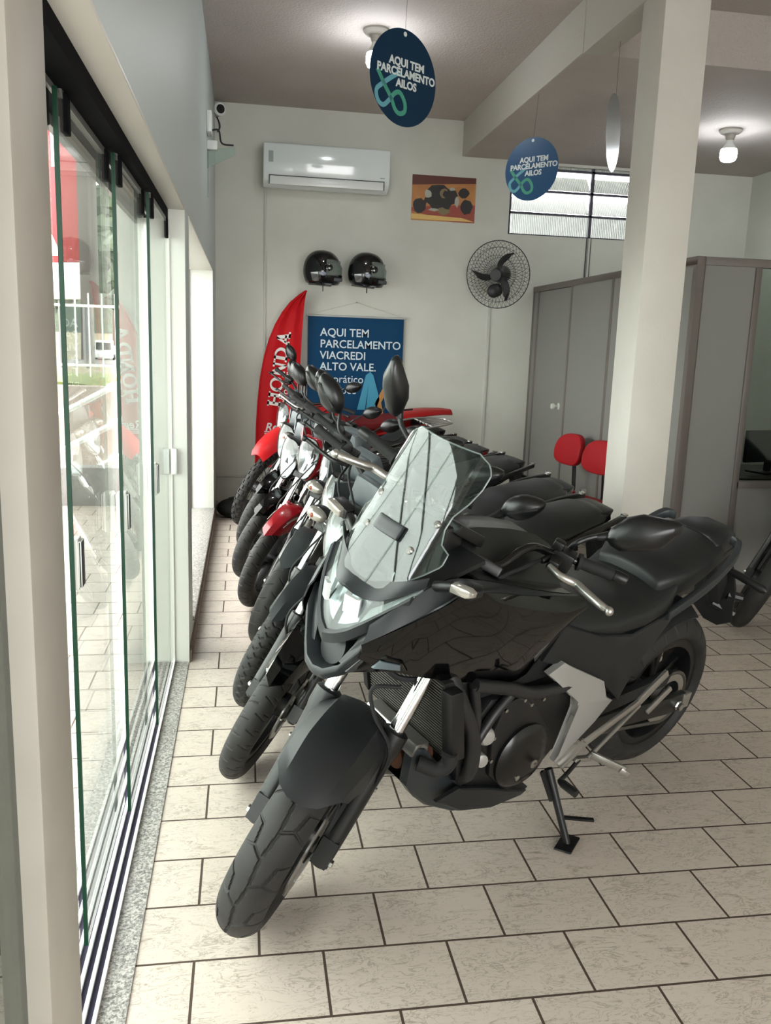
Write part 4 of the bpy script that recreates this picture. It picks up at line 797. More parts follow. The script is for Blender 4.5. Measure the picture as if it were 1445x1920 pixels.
q = MB(); q.lathe([(.105, 0), (.105, .025), (.088, .04), (.05, .046), (0, .047)], (.10, .15, .40), (0, 1, 0), 44); q.build('alternator_cover', mat('cover_black', '#0f0f10', .22), en)
q = MB(); q.loft([[(x, y_, z) for x, z in ((.22, .60), (.24, .50), (.215, .36), (.12, .27), (-.0, .30), (-.02, .44), (.08, .56), (.12, .62))] for y_ in (.14, .165)]); q.build('crankcase_cover', M_eng, en, bev=.008)
q = MB()
for x, z, r in ((.065, .375, .014), (.125, .345, .009)): q.lathe([(r, 0), (r, .004), (r * .5, .006)], (x, .194, z), (0, 1, 0), 20)
for x, z in ((.215, .585), (.238, .50), (.228, .42), (.145, .60), (.11, .575), (.06, .58)): q.lathe([(.006, 0), (.006, .008)], (x, .164, z), (0, 1, 0), 8)
q.build('engine_bolt', M_bolt, en)
q = MB(); q.lathe([(.024, 0), (.028, .03), (.02, .045)], (.25, .125, .50), (.2, 1, .1), 20); q.lathe([(.02, 0), (.02, .05)], (.26, .13, .43), (.3, 1, .2), 12); q.build('starter_housing', M_sil, en, bev=.004)
q = MB(); q.tube(crv([(.425, .185, .525), (.42, .185, .49), (.44, .17, .465), (.475, .13, .47)], 6), .021, 14); q.build('coolant_hose', M_grip, root)
# radiator: fins between two tanks, leaning forward at the top
rd = lambda u, v, w_=0: np.array((.43 + .06 * v / .10 * .45 + w_, u, .61 + v))
q = MB(); q.loft([[rd(-.165, v, w_) for v, w_ in ((-.125, -.02), (-.125, .012), (.125, .012), (.125, -.02))], [rd(.165, v, w_) for v, w_ in ((-.125, -.02), (-.125, .012), (.125, .012), (.125, -.02))]]); rad = q.build('radiator', M_dark, root)
q = MB()
for k in range(26): v = -.12 + .24 * k / 25; q.bar(rd(-.163, v, .016), rd(.163, v, .016), .006, .0026)
q.build('radiator_fins', mat('fin_grey', '#55534f', .45, metal=.5), rad, flat=True)
for s in (1, -1): q = MB(); q.loft([[rd(s * u, v, w_) for u, w_ in ((.165, -.025), (.20, -.025), (.20, .02), (.165, .03))] for v in (-.11, .115)]); q.build('radiator_tank', M_blk, rad, bev=.006)
# silver bracket of the exhaust shield, filter and grey belly pan
q = MB(); q.loft([[(x, y_, z) for x, z in ((.488, .478), (.474, .512), (.43, .512), (.425, .47))] for y_ in (-.11, .112)]); q.build('heat_shield', M_alu2, root, bev=.004)
q = MB(); q.cyl((.30, .015, .40), (.455, .015, .405), .036, n=24); q.build('oil_filter', M_rust, root, bev=.006)
for s in (1, -1):
    q = MB(); panel(q, [(.482, .11, .481), (.467, .115, .503), (.446, .12, .497), (.430, .125, .475), (.354, .135, .384), (.30, .145, .36), (.18, .145, .285), (.09, .14, .255), (-.03, .13, .21), (-.03, .12, .178), (.147, .105, .179), (.263, .10, .206), (.386, .10, .277), (.443, .105, .331), (.481, .11, .381)], .03, s, ins=.93, rise=.008); q.build('belly_panel', M_greyp, root)
    q = MB(); panel(q, [(.395, .15, .325), (.33, .165, .36), (.20, .165, .315), (.10, .165, .27), (.0, .15, .222), (.0, .14, .20), (.15, .145, .21), (.30, .15, .26)], .012, s); q.build('belly_insert', M_mattep, root)
q = MB(); q.loft([[(x, y_, z) for y_ in (-.10, -.05, .05, .10)] for x, z in ((.462, .360), (.43, .328), (.38, .277), (.263, .206), (.147, .179), (-.03, .178))], closed=False); q.build('belly_floor', M_greyp, root)
# footrest brackets, pegs, shifter, stand
for s in (1, -1):
    Y_ = .172
    q = MB(); panel(q, [(.07, Y_, .665), (.01, Y_, .69), (-.02, Y_, .672), (-.215, Y_, .57), (-.255, Y_, .50), (-.29, Y_, .482), (-.21, Y_ + .01, .43), (-.05, Y_ + .02, .335), (-.04, Y_ + .02, .345), (-.105, Y_ + .01, .475), (-.085, Y_, .57), (.0, Y_, .63)], .02, s, ins=.88); fb = q.build('heel_guard', M_sil, root)
    q = MB(); A = lambda a, b, w_=.022, h=.014: q.bar((a[0], s * a[1], a[2]), (b[0], s * b[1], b[2]), w_, h)
    A((-.055, .205, .328), (-.15, .205, .385), .02, .014); A((-.15, .205, .385), (-.39, .205, .468), .012, .022); A((-.39, .205, .468), (-.51, .205, .548), .012, .03); A((-.19, .205, .315), (-.40, .205, .455), .014, .012); A((-.12, .205, .335), (-.20, .205, .312), .02, .014); q.build('footrest_bracket', M_alu2, root, bev=.003)
    q = MB(); A((-.205, .205, .325), (-.245, .31, .325), .012, .026); A((-.23, .30, .325), (-.255, .318, .31), .01, .02); q.build('rider_footpeg', M_alu2, root, bev=.003)
    q = MB(); A((-.44, .215, .42), (-.53, .222, .495), .012, .02); q.build('pillion_footpeg', M_alu2, root, bev=.003)
q = MB(); q.tube(crv([(-.14, .21, .33), (-.08, .22, .305), (-.02, .24, .315)], 5), .007, 8); q.tube([(-.02, .24, .315), (-.02, .255, .315), (-.022, .305, .315)], [.008, .013, .013], 12); q.build('gear_pedal', M_blk, root)
gl = lambda p: RA.T @ (np.array(p) - TA)
sf = gl((.995, 2.292, .006)); sh = np.array((-.10, .14, .26)); sm = sh * .35 + sf * .65
q = MB(); q.tube([sh, sm, sf], [.014, .012, .011], 12); q.bar(sm, sm + np.array((-.09, .06, .0)), .012, .008); q.bar(sh + (.03, 0, 0), sh * .6 + sf * .4 + (.02, 0, 0), .016, .01)
q.build('side_stand', M_blk, root)
q = MB(); fd_ = rotm((1, 0, 0), math.radians(12.3)); q.box(sf, (.10, .055, .007), fd_ @ rotm((0, 0, 1), .4)); q.build('stand_foot', M_blk, root, bev=.003)
# swingarm, chain, rear wheel, exhaust
AXR = np.array((-WB / 2, 0, .312))
for s in (1, -1):
    q = MB(); q.loft([[(x, s * (y_ + a), z + b) for a, b in ((-.014, -h), (.014, -h), (.014, h), (-.014, h))] for x, y_, z, h in ((-.05, .12, .36, .03), (-.4, .12, .345, .035), (-.72, .128, .315, .035), (-.82, .128, .312, .035))]); q.build('swingarm', M_blk, root, bev=.005)
q = MB(); q.lathe([(.02, 0), (.02, .008), (.015, .012), (.015, .022)], (-WB / 2, .142, .312), (0, 1, 0), 6); q.build('axle_nut', M_bolt, root)
q = MB(); q.bb(-.845, -.80, .125, .147, .285, .345); q.build('chain_adjuster', M_alu2, root, bev=.003)
wr = wheel('rear_wheel', tuple(AXR), .216, .062, root, None)
tyre('rear_tyre', AXR, .312, .08, 'trail', wr, None, nu=700, nv=48, hgt=.096)
disc('brake_disc', tuple(AXR), -.085, .12, wr)
q = MB(); q.lathe([(.07, -.003), (.105, -.003), (.105, .003), (.07, .003), (.07, -.003)], (-WB / 2, .095, .312), (0, 1, 0), 60, cap=False); q.build('sprocket', M_alu2, wr)
q = MB(); ch = [(-WB / 2 + .105 * math.cos(a), .095, .312 + .105 * math.sin(a)) for a in np.linspace(PI * .55, PI * 1.48, 14)] + [(-.08 + .04 * math.cos(a), .095, .37 + .04 * math.sin(a)) for a in np.linspace(-PI * .5, PI * .5, 7)]
q.tube(ch + ch[:1], .008, 6, False); q.build('chain', mat('chain_grey', '#5b5954', .4, metal=.8), root)
q = MB(); panel(q, [(-.25, .118, .43), (-.55, .118, .44), (-.72, .118, .45), (-.70, .118, .40), (-.25, .118, .37)], .02, 1); q.build('chain_guard', M_mattep, root)
q = MB(); G = [[AXR + np.array((r * math.cos(a), y_, r * math.sin(a))) for y_, r in ((-.09, .32), (-.05, .345), (.05, .345), (.09, .32))] for a in np.linspace(math.radians(40), math.radians(100), 8)]; q.sheet(G, .005); q.build('rear_hugger', M_mattep, root)
q = MB(); q.tube(crv([(.44, -.02, .42), (.40, -.06, .30), (.2, -.10, .24), (-.2, -.14, .26), (-.35, -.17, .33)], 6), .024, 14); q.tube([(-.33, -.18, .33), (-.38, -.185, .36), (-.78, -.20, .56), (-.80, -.20, .57)], [.04, .06, .06, .045], 20); q.build('exhaust', M_blk, root)
# ------------------------------------------------------------------ the row of smaller motorcycles behind
M_redp = mat('red_paint', '#9c1622', .22, coat=.5); M_redm = mat('red_plastic', '#b3161b', .38); M_greym = mat('grey_shroud', '#4c5356', .4); M_whitep = mat('white_stripe', '#cfcbc8', .4)
def smooth_shell(name, rows, m, root, th=.004, X=None, ang=30, bev=0):
    q = MB(); q.sheet(rows, th); return XF(q, X).build(name, m, root, ang=ang, bev=bev)
def street(xy, yaw, lean, steer, label, c):
    """road bike: c gives paint, treads and the few details that differ"""
    WB = c.get('wb', 1.315); R = c.get('R', .305); hw = c.get('hw', .043); off = c.get('off', False)
    root = empty('motorcycle', label=label, cat='motorcycle', group='motorcycles in the row')
    pose(root, xy, .002, math.radians(yaw), math.radians(lean), 0)
    rk = math.radians(26); ax = np.array((-math.sin(rk), 0, math.cos(rk))); nf = np.array((math.cos(rk), 0, math.sin(rk))); A0 = np.array((WB / 2 + .09, 0, 0)); AX = np.array((WB / 2, 0, R)); X = steerer(A0, ax, math.radians(steer))
    up = R - .305; fk = lambda L, y, o=0: AX + ax * L + nf * o + np.array((0, y, 0)); fy = c.get('fy', .085); P = c['paint']; rr = R - c.get('hgt', .075)
    mk = wire_wheel if c.get('wire') else wheel
    a = (('front_wheel', tuple(AX), rr, hw * .62, root, X)); wf = mk(*a)
    tyre('front_tyre', AX, R, hw, c['tread'], wf, X, nu=c.get('nu', 900), nv=40, hgt=c.get('hgt', .075) + .004)
    if not c.get('drum'): disc('brake_disc', tuple(AX), c.get('dy', .055), .12, wf, X)
    fr_, ft, fs = c.get('fr', .0165), c.get('ft', .30), c.get('slider', M_sil)
    for s in (1, -1):
        q = MB(); q.cyl(fk(ft - .04, s * fy), fk(c.get('ftop', .66), s * fy), fr_, n=22); XF(q, X).build('fork_tube', M_chr, root)
        q = MB(); q.tube([fk(L, s * fy) for L in (-.04, -.03, .02, .15, ft - .06, ft - .05, ft, ft + .005)], [.014, .02, .022, .0215, .0225, .026, .026, .021], 22); q.box(fk(.0, s * fy), (.045, .036, .06), rotm((0, 1, 0), -rk)); sl = XF(q, X).build('fork_slider', fs, root, ang=40)
        q = MB(); q.lathe([(.010, 0), (.010, .008), (.006, .012)], fk(0, s * (fy + .018)), (0, s, 0), 6); XF(q, X).build('axle_nut', M_bolt, sl)
    q = MB(); q.loft([[fk(.50, y, o) + ax * k for y, o in ((-.12, -.03), (.12, -.03), (.12, .03), (-.12, .03))] for k in (-.018, .018)]); q.loft([[fk(.66, y, o) + ax * k for y, o in ((-.12, -.05), (.12, -.05), (.12, .03), (-.12, .03))] for k in (-.014, .014)]); XF(q, X).build('triple_clamp', M_blk, root, bev=.006)
    # front fender
    FP = c.get('fender', M_gloss)
    if off:
        bk = [(.215, .038, .775), (.19, .05, .80), (.10, .062, .84), (.0, .066, .868), (-.12, .06, .888), (-.25, .048, .90), (-.33, .03, .905)]
        G = [[np.array((WB / 2 + .02 + x, t_ * w_ * 1.35, z + up - .032 * abs(t_) ** 2)) for t_ in np.linspace(-1, 1, 9)] for x, w_, z in [(x + .0, w_, z - .045) for x, w_, z in bk]]
        smooth_shell('front_fender', G, FP, root, .005, X, 35)
    else:
        G = []
        for th in np.linspace(c.get('f0', 48), 140, 17):
            k = (th - 48) / 92; h_ = (.028 + .034 * math.sin(min(1, .15 + k * 1.1) * PI / 2)) * (hw / .043); dr = .02 + .07 * math.sin(min(1, k * 1.1) * PI)
            G.append([AX + np.array((r_ * math.cos(t_), y_, r_ * math.sin(t_))) for y_, r_, t_ in [(y_, r_, math.radians(th + 18 * (abs(y_) / .07) ** 1.5 * (1 - k))) for y_, r_ in ((-h_ - .012, R + .012 - dr), (-h_ - .006, R + .022 - dr * .4), (-h_ + .008, R + .032), (0, R + .042), (h_ - .008, R + .032), (h_ + .006, R + .022 - dr * .4), (h_ + .012, R + .012 - dr))]])
        smooth_shell('front_fender', G, FP, root, .004, X, 32)
        if c.get('fstripe'):
            q = MB()
            for s in (1, -1):
                for d_ in (0, .022): q.tube([AX + np.array(((R + .027 - .03 * k) * math.cos(math.radians(th)), s * (.052 + .016 * k), (R + .027 - .03 * k) * math.sin(math.radians(th)))) for th, k in ((66 + d_ * 300, .0), (80 + d_ * 300, .25), (95 + d_ * 300, .6))], .0022, 6)
            XF(q, X).build('fender_stripe', M_whitep, root)
    q = MB()
    for s in (1, -1): q.bar(fk(.27, s * (fy - .014), .02), fk(.14, s * (fy - .012), .03), .005, .012)
    XF(q, X).build('fender_stay', fs, root)
    # bars, grips, levers, mirrors
    bh = c.get('bh', 1.03); bw = c.get('bw', .375)
    hb = [(.33, 0, bh - .035), (.325, .05, bh - .03), (.29, .12, bh), (.25, .20, bh + .02), (.215, .27, bh + .02), (.19, bw, bh + .025)]
    hb = [(x - .02 + (WB - 1.315) / 2, y, z) for x, y, z in hb]; dx = hb[0][0] - .33
    q = MB(); q.tube(crv([(x, -y, z) for x, y, z in hb[:0:-1]] + hb, 5), .011, 12); XF(q, X).build('handlebar', M_blk, root)
    for s in (1, -1):
        m = lambda p, s=s: (p[0] + dx, s * p[1], p[2] + bh - 1.03)
        q = MB(); q.tube([m((.218, .262, 1.05)), m((.216, .27, 1.05)), m((.215, .275, 1.05)), m((.195, .368, 1.055)), m((.193, .378, 1.055)), m((.19, .39, 1.056))], [.022, .022, .016, .016, .0185, .0175], 16); XF(q, X).build('grip', M_grip, root, ang=40)
        q = MB(); q.box(m((.24, .23, 1.05)), (.06, .06, .05)); q.cyl(m((.25, .22, 1.055)), m((.29, .20, 1.045)), .009, n=10); XF(q, X).build('switch_housing', M_blk, root, bev=.006)
        q = MB(); Pv = crv([m((.295, .21, 1.045)), m((.315, .25, 1.045)), m((.31, .30, 1.045)), m((.30, .36, 1.05)), m((.30, .385, 1.052))], 4); q.tube(Pv, .0075, 10); q.ell(Pv[-1], (.011, .011, .011), 12, 8); XF(q, X).build('lever', c.get('lever', M_blk), root)
        if not c.get('nomir'):
            mz = c.get('mz', 1.20); b0 = m((.245, .225, 1.07)); my = c.get('my', .385); b1 = m((.24, my - .085, mz - .08)); ce = np.array(m((.20, my, mz)))
            q = MB(); q.tube(crv([b0, m((.25, .24, 1.10)), b1, ce + (0, -s * .05, -.03)], 5), .006, 8); XF(q, X).build('mirror_stalk', M_blk, root)
            i_, o_ = X(ce + (.01, -s * .06, -.035)), X(ce + (-.01, s * .065, .05))
            mirror_body(root, (i_ + o_) / 2, o_ - i_, (0, 0, 1), X((1.5, 0, .9)) - X((.5, 0, .9)), .142, .085)
            if c.get('greymirror'):
                n_ = unit(X((1.5, 0, .9)) - X((.5, 0, .9))); a_ = unit(o_ - i_); n_ = unit(n_ - a_ * (n_ @ a_)); u_ = np.cross(n_, a_); cc = (i_ + o_) / 2
                q = MB(); q.bar(cc - a_ * .05 + n_ * .046 - u_ * .004, cc + a_ * .05 + n_ * .044 + u_ * .004, .008, .004, n_); q.build('mirror_groove', M_dark, root)
    q = MB()
    for s in (1, -1): q.tube(crv([(.28 + dx, s * .20, bh + .015), (.40 + dx, s * .16, bh + .03), (.46 + dx, s * .07, bh - .06), (.42 + dx, s * .06, bh - .25)], 5), .005, 7); q.tube(crv([(.27 + dx, s * .21, bh), (.38 + dx, s * .19, bh - .02), (.42 + dx, s * .10, bh - .12), (.40 + dx, s * .05, bh - .3)], 5), .0045, 7)
    q.tube(crv([fk(.60, -.03, .05), fk(.48, -.06, .07), fk(.38, -.09, .05), fk(.25, -.10, .03), fk(.06, fy - .02, -.03)], 5), .0045, 7)
    XF(q, X).build('cables', M_dark, root)
    # headlight with clear lens and instrument pod
    hx, hz = c.get('hx', .50), c.get('hz', .89); hwid, hh = c.get('hw_', .095), c.get('hh', .11)
    out = [(-.55, 1), (.55, 1), (1, .45), (.85, -.35), (.35, -1), (-.35, -1), (-.85, -.35), (-1, .45)]; out = [np.array(p) for p in crv(out + out[:1], 4)[:-1]]
    H = lambda p, k, d: np.array((hx + d - .10 * (p[1] * k + 1) * hh - .35 * abs(p[0] * k * hwid) ** 1.2, p[0] * hwid * k, hz + p[1] * hh * k))
    q = MB(); q.loft([[H(p, k, d) for p in out] for k, d in ((1.08, -.005), (1.12, -.02), (1.02, -.07), (.6, -.12), (.02, -.13))], cap=False); hl = q.build('headlight', c.get('cowl', M_blk), root, ang=40)
    q = MB(); q.loft([[H(p, k, d) for p in out] for k, d in ((.2, -.062), (.7, -.04), (1.0, -.006))], cap=False); q.loft([[H(p, k, d) for p in out] for k, d in ((.0, -.05), (.34, -.035))], cap=False); q.build('reflector', M_refl, hl, ang=25)
    q = MB(); q.loft([[H(p, k, d) for p in out] for k, d in ((.01, .022), (.6, .018), (1.04, -.004))], cap=False); q.build('headlight_lens', M_lens, hl, ang=60)
    q = MB(); q.loft([[(hx - .10 - .05 * k, w_ * a, z) for a, z in ((-1, hz + hh * .9), (1, hz + hh * .9), (.7, hz + hh + .10), (-.7, hz + hh + .10))] for k, w_ in ((0, .09), (1, .10))]); q.box((hx - .17, 0, hz + hh + .07), (.05, .15, .09), rotm((0, 1, 0), .5)); q.build('instrument_pod', c.get('podm', M_blk), root, bev=.012)
    # signals
    if not c.get('nosig'):
        for s in (1, -1):
            q = MB(); q.tube([(.40, s * .13, .875), (.415, s * .165, .88)], [.017, .013], 10); q.ell((.412, s * .208, .887), (.035, .052, .030), 16, 10, rotm((0, 0, 1), s * -.15)); ts = q.build('turn_signal', M_blk, root)
            q = MB(); q.ell((.428, s * .208, .887), (.032, .050, .027), 16, 10, rotm((0, 0, 1), s * -.15)); q.build('signal_lens', M_refl if False else mat('clear_signal'), ts)
            q = MB(); q.ell((.452, s * .203, .888), (.011, .011, .011), 10, 6); q.build('amber_bulb', M_amber, ts)
    # tank, shrouds, seat, tail
    rows = []
    for x, w_, zt, zb in ((.30, .075, .90, .74), (.26, .12, .965, .73), (.18, .145, 1.0, .72), (.08, .145, .995, .72), (-.02, .12, .95, .72), (-.10, .09, .88, .73), (-.13, .07, .83, .74)):
        zt += c.get('tz', 0); rows.append([(x, w_ * a, zb + (zt - zb) * b) for a, b in ((-.75, 0), (-1, .25), (-1, .6), (-.72, .88), (-.35, 1), (.35, 1), (.72, .88), (1, .6), (1, .25), (.75, 0))])
    q = MB(); q.loft(rows); tk = q.build('fuel_tank', P, root, ang=32, bev=.006)
    q = MB(); q.lathe([(.034, -.01), (.034, .006), (.028, .01)], (.12, 0, 1.0 + c.get('tz', 0)), (0.05, 0, 1), 20); q.build('fuel_cap', M_alu2, tk)
    for s in (1, -1):
        q = MB(); sh = c.get('shroud', M_greym)
        panel(q, [(.43, .14, .96), (.40, .185, 1.02), (.27, .19, 1.01), (.18, .175, .95), (.12, .165, .80), (.20, .17, .70), (.28, .18, .66), (.33, .195, .78), (.36, .20, .86)], .012, s, ins=.82, rise=.012); q.build('tank_shroud', sh, root, ang=20)
        if c.get('sstripe'): q = MB(); panel(q, [(.40, .20, .98), (.36, .212, .99), (.24, .205, .74), (.27, .20, .70)], .004, s, rise=.002); q.build('shroud_stripe', M_whitep, root)
        q = MB(); panel(q, [(.02, .13, .74), (-.10, .125, .79), (-.38, .12, .79), (-.36, .125, .66), (-.22, .13, .56), (-.05, .13, .58)], .02, s); q.build('side_cover', c.get('side', M_mattep), root)
        q = MB(); panel(q, [(-.36, .12, .80), (-.60, .115, .845), (-.90, .07, .88), (-.93, .06, .845), (-.70, .10, .78), (-.40, .12, .72)], .015, s); q.build('tail_panel', c.get('tail', P), root)
    st = c.get('seatrows', [(-.06, .10, .87, .83, .76), (-.13, .12, .825, .79, .74), (-.26, .14, .80, .77, .73), (-.38, .145, .808, .78, .74), (-.47, .14, .845, .81, .77), (-.52, .135, .872, .84, .80), (-.66, .135, .888, .855, .82), (-.80, .12, .905, .875, .84), (-.86, .085, .90, .88, .86)])
    q = MB(); q.loft(seat_loft(st)); q.build('seat', c.get('seatm', M_seat), root, ang=50, bev=.01)
    if off:
        G = [[(x, w_ * t_, z - .035 * abs(t_) ** 2.5) for t_ in np.linspace(-1, 1, 9)] for x, w_, z in ((-.62, .11, .955), (-.75, .11, .975), (-.90, .095, .985), (-1.05, .07, .985), (-1.16, .04, .975))]
        smooth_shell('rear_fender', G, P, root, .012, None, 35)
        q = MB(); q.tube(crv([(-.52, -.10, .95), (-.56, -.10, 1.0), (-.70, -.09, 1.01)], 4), .008, 8); q.tube(crv([(-.52, .10, .95), (-.56, .10, 1.0), (-.70, .09, 1.01)], 4), .008, 8); q.build('grab_rail', M_blk, root)
    elif c.get('rack'):
        q = MB(); T_ = lambda a, r=.008: q.tube(crv(a, 5), r, 8)
        T_([(-.50, .12, .84), (-.60, .13, .92), (-.80, .12, .945), (-.98, .07, .95), (-1.0, 0, .95), (-.98, -.07, .95), (-.80, -.12, .945), (-.60, -.13, .92), (-.50, -.12, .84)])
        for y in (-.06, -.02, .02, .06): q.cyl((-.72, y, .94), (-.99, y * .9, .95), .005, n=8)
        q.cyl((-.74, -.12, .94), (-.74, .12, .94), .006, n=8); q.build('luggage_rack', M_alu2, root)
    else:
        for s in (1, -1):
            q = MB(); q.loft([[np.array((x, s * (y + a), z + b)) for a, b in ((-.009, -.012), (.009, -.012), (.009, .012), (-.009, .012))] for x, y, z in crv([(-.56, .125, .80), (-.66, .14, .835), (-.78, .14, .86), (-.90, .125, .878), (-.94, .12, .882)], 4)]); gr = q.build('grab_rail', M_blk, root, bev=.003)
            q = MB(); q.box((-.925, s * .122, .894), (.03, .018, .008)); q.build('rail_cap', M_bolt, gr)
    q = MB(); q.loft([[(x, w_ * a, z) for a, z in ((-1, zt), (1, zt), (.8, zb), (-.8, zb))] for x, w_, zt, zb in ((-.80, .09, .89, .80), (-.90, .075, .895, .84), (-.95, .05, .885, .85))]); q.build('tail_cowl', M_mattep, root, bev=.008)
    q = MB(); q.tube([(-.86, 0, .86), (-.98, 0, .74), (-1.05, 0, .58)], [.04, .05, .03], 8); q.loft([[(-.95 - .10 * k, w_ * a, .76 - .20 * k + .006 * b) for a, b in ((-1, -1), (1, -1), (1, 1), (-1, 1))] for k, w_ in ((0, .05), (.4, .08), (1, .08))]); q.build('rear_mudguard', M_dark, root)
    for s in (1, -1): q = MB(); q.tube([(-.93, s * .06, .80), (-.94, s * .13, .795)], .011, 8); q.ell((-.94, s * .17, .795), (.028, .045, .026), 14, 8); q.build('rear_turn_signal', M_blk, root)
    # frame, engine, exhaust, swingarm, rear wheel, stand
    q = MB(); T_ = lambda a, r=.016: q.tube(crv(a, 5), r, 12)
    T_([(.40, 0, .86), (.36, 0, .74), (.30, 0, .50), (.24, 0, .34)], .018); T_([(.38, 0, .84), (.1, 0, .78), (-.15, 0, .70), (-.2, 0, .42)], .018)
    for s in (1, -1): T_([(-.12, s * .06, .72), (-.4, s * .11, .76), (-.8, s * .09, .86)], .012); T_([(-.2, s * .08, .42), (-.3, s * .11, .6), (-.42, s * .11, .74)], .012)
    q.build('frame', M_blk, root)
    q = MB(); q.loft([[(x, s_, z) for x, z in ((.22, .36), (.24, .46), (.12, .52), (-.10, .50), (-.20, .40), (-.10, .28), (.12, .26))] for s_ in (-.13, .13)]); q.build('engine', c.get('engm', M_eng), root, bev=.015)
    q = MB()
    for k in range(9): q.bb(.04 + .006 * k, .20 + .006 * k, -.075, .075, .50 + .022 * k, .51 + .022 * k)
    q.bb(.08, .20, -.06, .06, .48, .74); q.build('cylinder', M_blk, root)
    q = MB(); q.lathe([(.085, 0), (.085, .02), (.06, .034), (0, .036)], (.06, .125, .39), (0, 1, 0), 32); q.build('alternator_cover', c.get('covm', M_eng), root)
    q = MB(); q.tube(crv([(.20, -.03, .64), (.30, -.05, .55), (.27, -.08, .30), (.05, -.12, .22), (-.25, -.14, .25)], 5), .017, 10); q.tube([(-.22, -.15, .25), (-.28, -.155, .27), (-.80, -.17, .44), (-.83, -.17, .45)], [.03, .048, .052, .04], 16); q.build('exhaust', M_blk, root)
    for s in (1, -1):
        q = MB(); q.bar((-.18, s * .10, .38), (-WB / 2 - .03, s * .11, R), .022, .05); q.build('swingarm', M_blk, root, bev=.006)
        q = MB(); q.cyl((-.45, s * .13, .33), (-.40, s * .13, .72), .02, n=12)
        for k in range(9): q.lathe([(.034, -.005), (.034, .005)], np.array((-.448, s * .13, .36)) + np.array((.045, 0, .34)) * k / 9, (.12, 0, 1), 16)
        q.build('shock', M_blk, root)
        q = MB(); q.tube([(-.05, s * .12, .27), (-.05, s * .20, .27), (-.05, s * .29, .28)], [.010, .014, .014], 10); q.build('footpeg', M_grip, root)
    Rr = c.get('Rr', R if not off else .31); rb = mk('rear_wheel', (-WB / 2, 0, Rr), Rr - .078, hw * .8, root, None)
    tyre('rear_tyre', (-WB / 2, 0, Rr), Rr, hw * 1.25, None, rb, None, nu=140, nv=20, hgt=.082)
    gl = Matrix(rotm((1, 0, 0), -math.radians(lean)).tolist()).transposed(); Rm = np.array(gl); f_ = Rm @ np.array((-.06, .30 * math.cos(math.radians(lean)), 0.0))
    gx = np.array((-.10, .14, .26)); ft_ = np.array((-.14, .24, 0.0)); Rl = rotm((1, 0, 0), -math.radians(lean)); ft_[2] = (.004 - Rl[2, 1] * ft_[1]) / Rl[2, 2]
    q = MB(); q.tube([gx, ft_], [.012, .010], 10); q.box(ft_ + (0, 0, .004), (.06, .04, .006), Rl.T); q.build('side_stand', M_blk, root)
    return root
CG = dict(paint=M_gloss, tread='street', fender=M_gloss, slider=mat('fork_dark_grey', '#5a5a58', .4), podm=M_greym)
street((.628, 3.223), 208.35, 14.0, 38, 'black road motorcycle with gloss fender, directly behind the large windscreen bike', dict(CG, greymirror=True, slider=mat('fork_black', '#232323', .35)))
street((.682, 3.787), 207.7, 12.5, 35, 'black motorcycle with block-tread tyre, second behind the large windscreen bike', dict(CG, tread='block', fender=M_greyp, greymirror=True))
street((.742, 4.562), 210.9, 10, 36, 'dark grey motorcycle with wide smooth tyre, just in front of the red-fender one', dict(CG, wb=1.37, R=.30, hw=.054, tread='slick', fender=mat('dark_grey_paint', '#3c4142', .35), slider=M_blk, fr=.02, fy=.098, nosig=True, greymirror=True, shroud=M_mattep))
street((.68, 5.178), 209.3, 10, 34, 'red motorcycle with white-striped red front fender in the middle of the row', dict(CG, paint=M_redp, fender=M_redp, fstripe=True, shroud=M_redp, sstripe=True, nosig=True, slider=M_sil, cowl=M_redp))
street((.664, 5.769), 206.4, 12.2, 34, 'black motorcycle with a big clear headlight, behind the red-fender one', dict(CG, drum=True, slider=mat('fork_silver_grey', '#9a9a96', .4), my=.36, hx=.56, hz=.82, hh=.12, hw_=.10, lever=M_alu2))
street((.672, 6.535), 207.7, 11.2, 34, 'black motorcycle with a silver luggage rack, second from the back wall', dict(CG, drum=True, slider=mat('fork_silver_grey'), rack=True, my=.34, hx=.56, hz=.84, hh=.11, wire=True))
street((.70, 7.392), 200.5, 10, 44, 'red off-road motorcycle with knobbly tyre and high red fender, by the back wall', dict(CG, off=True, wb=1.38, R=.345, hw=.044, tread='knob', paint=M_redm, fender=M_redm, shroud=M_redm, slider=mat('fork_silver_grey'), bh=1.12, mz=1.25, my=.30, hx=.52, hz=.93, wire=True, nosig=True, seatm=mat('dark_red_seat', '#6e1217', .5), cowl=M_redm, tz=.03, ftop=.74, ft=.34, drum=False, hgt=.085,
    seatrows=[(.02, .07, .99, .96, .86), (-.12, .09, .94, .90, .84), (-.30, .11, .925, .89, .84), (-.50, .12, .94, .91, .86), (-.66, .11, .955, .93, .90), (-.72, .08, .95, .935, .91)]))
# wheel of another motorcycle at the right edge
street((3.50, 4.50), 195, 11, 40, 'black motorcycle cut by the right edge, only its front wheel showing', dict(CG, tread=None, nosig=True, nomir=True, R=.30, hw=.05, wb=1.35, slider=M_blk, nu=300))
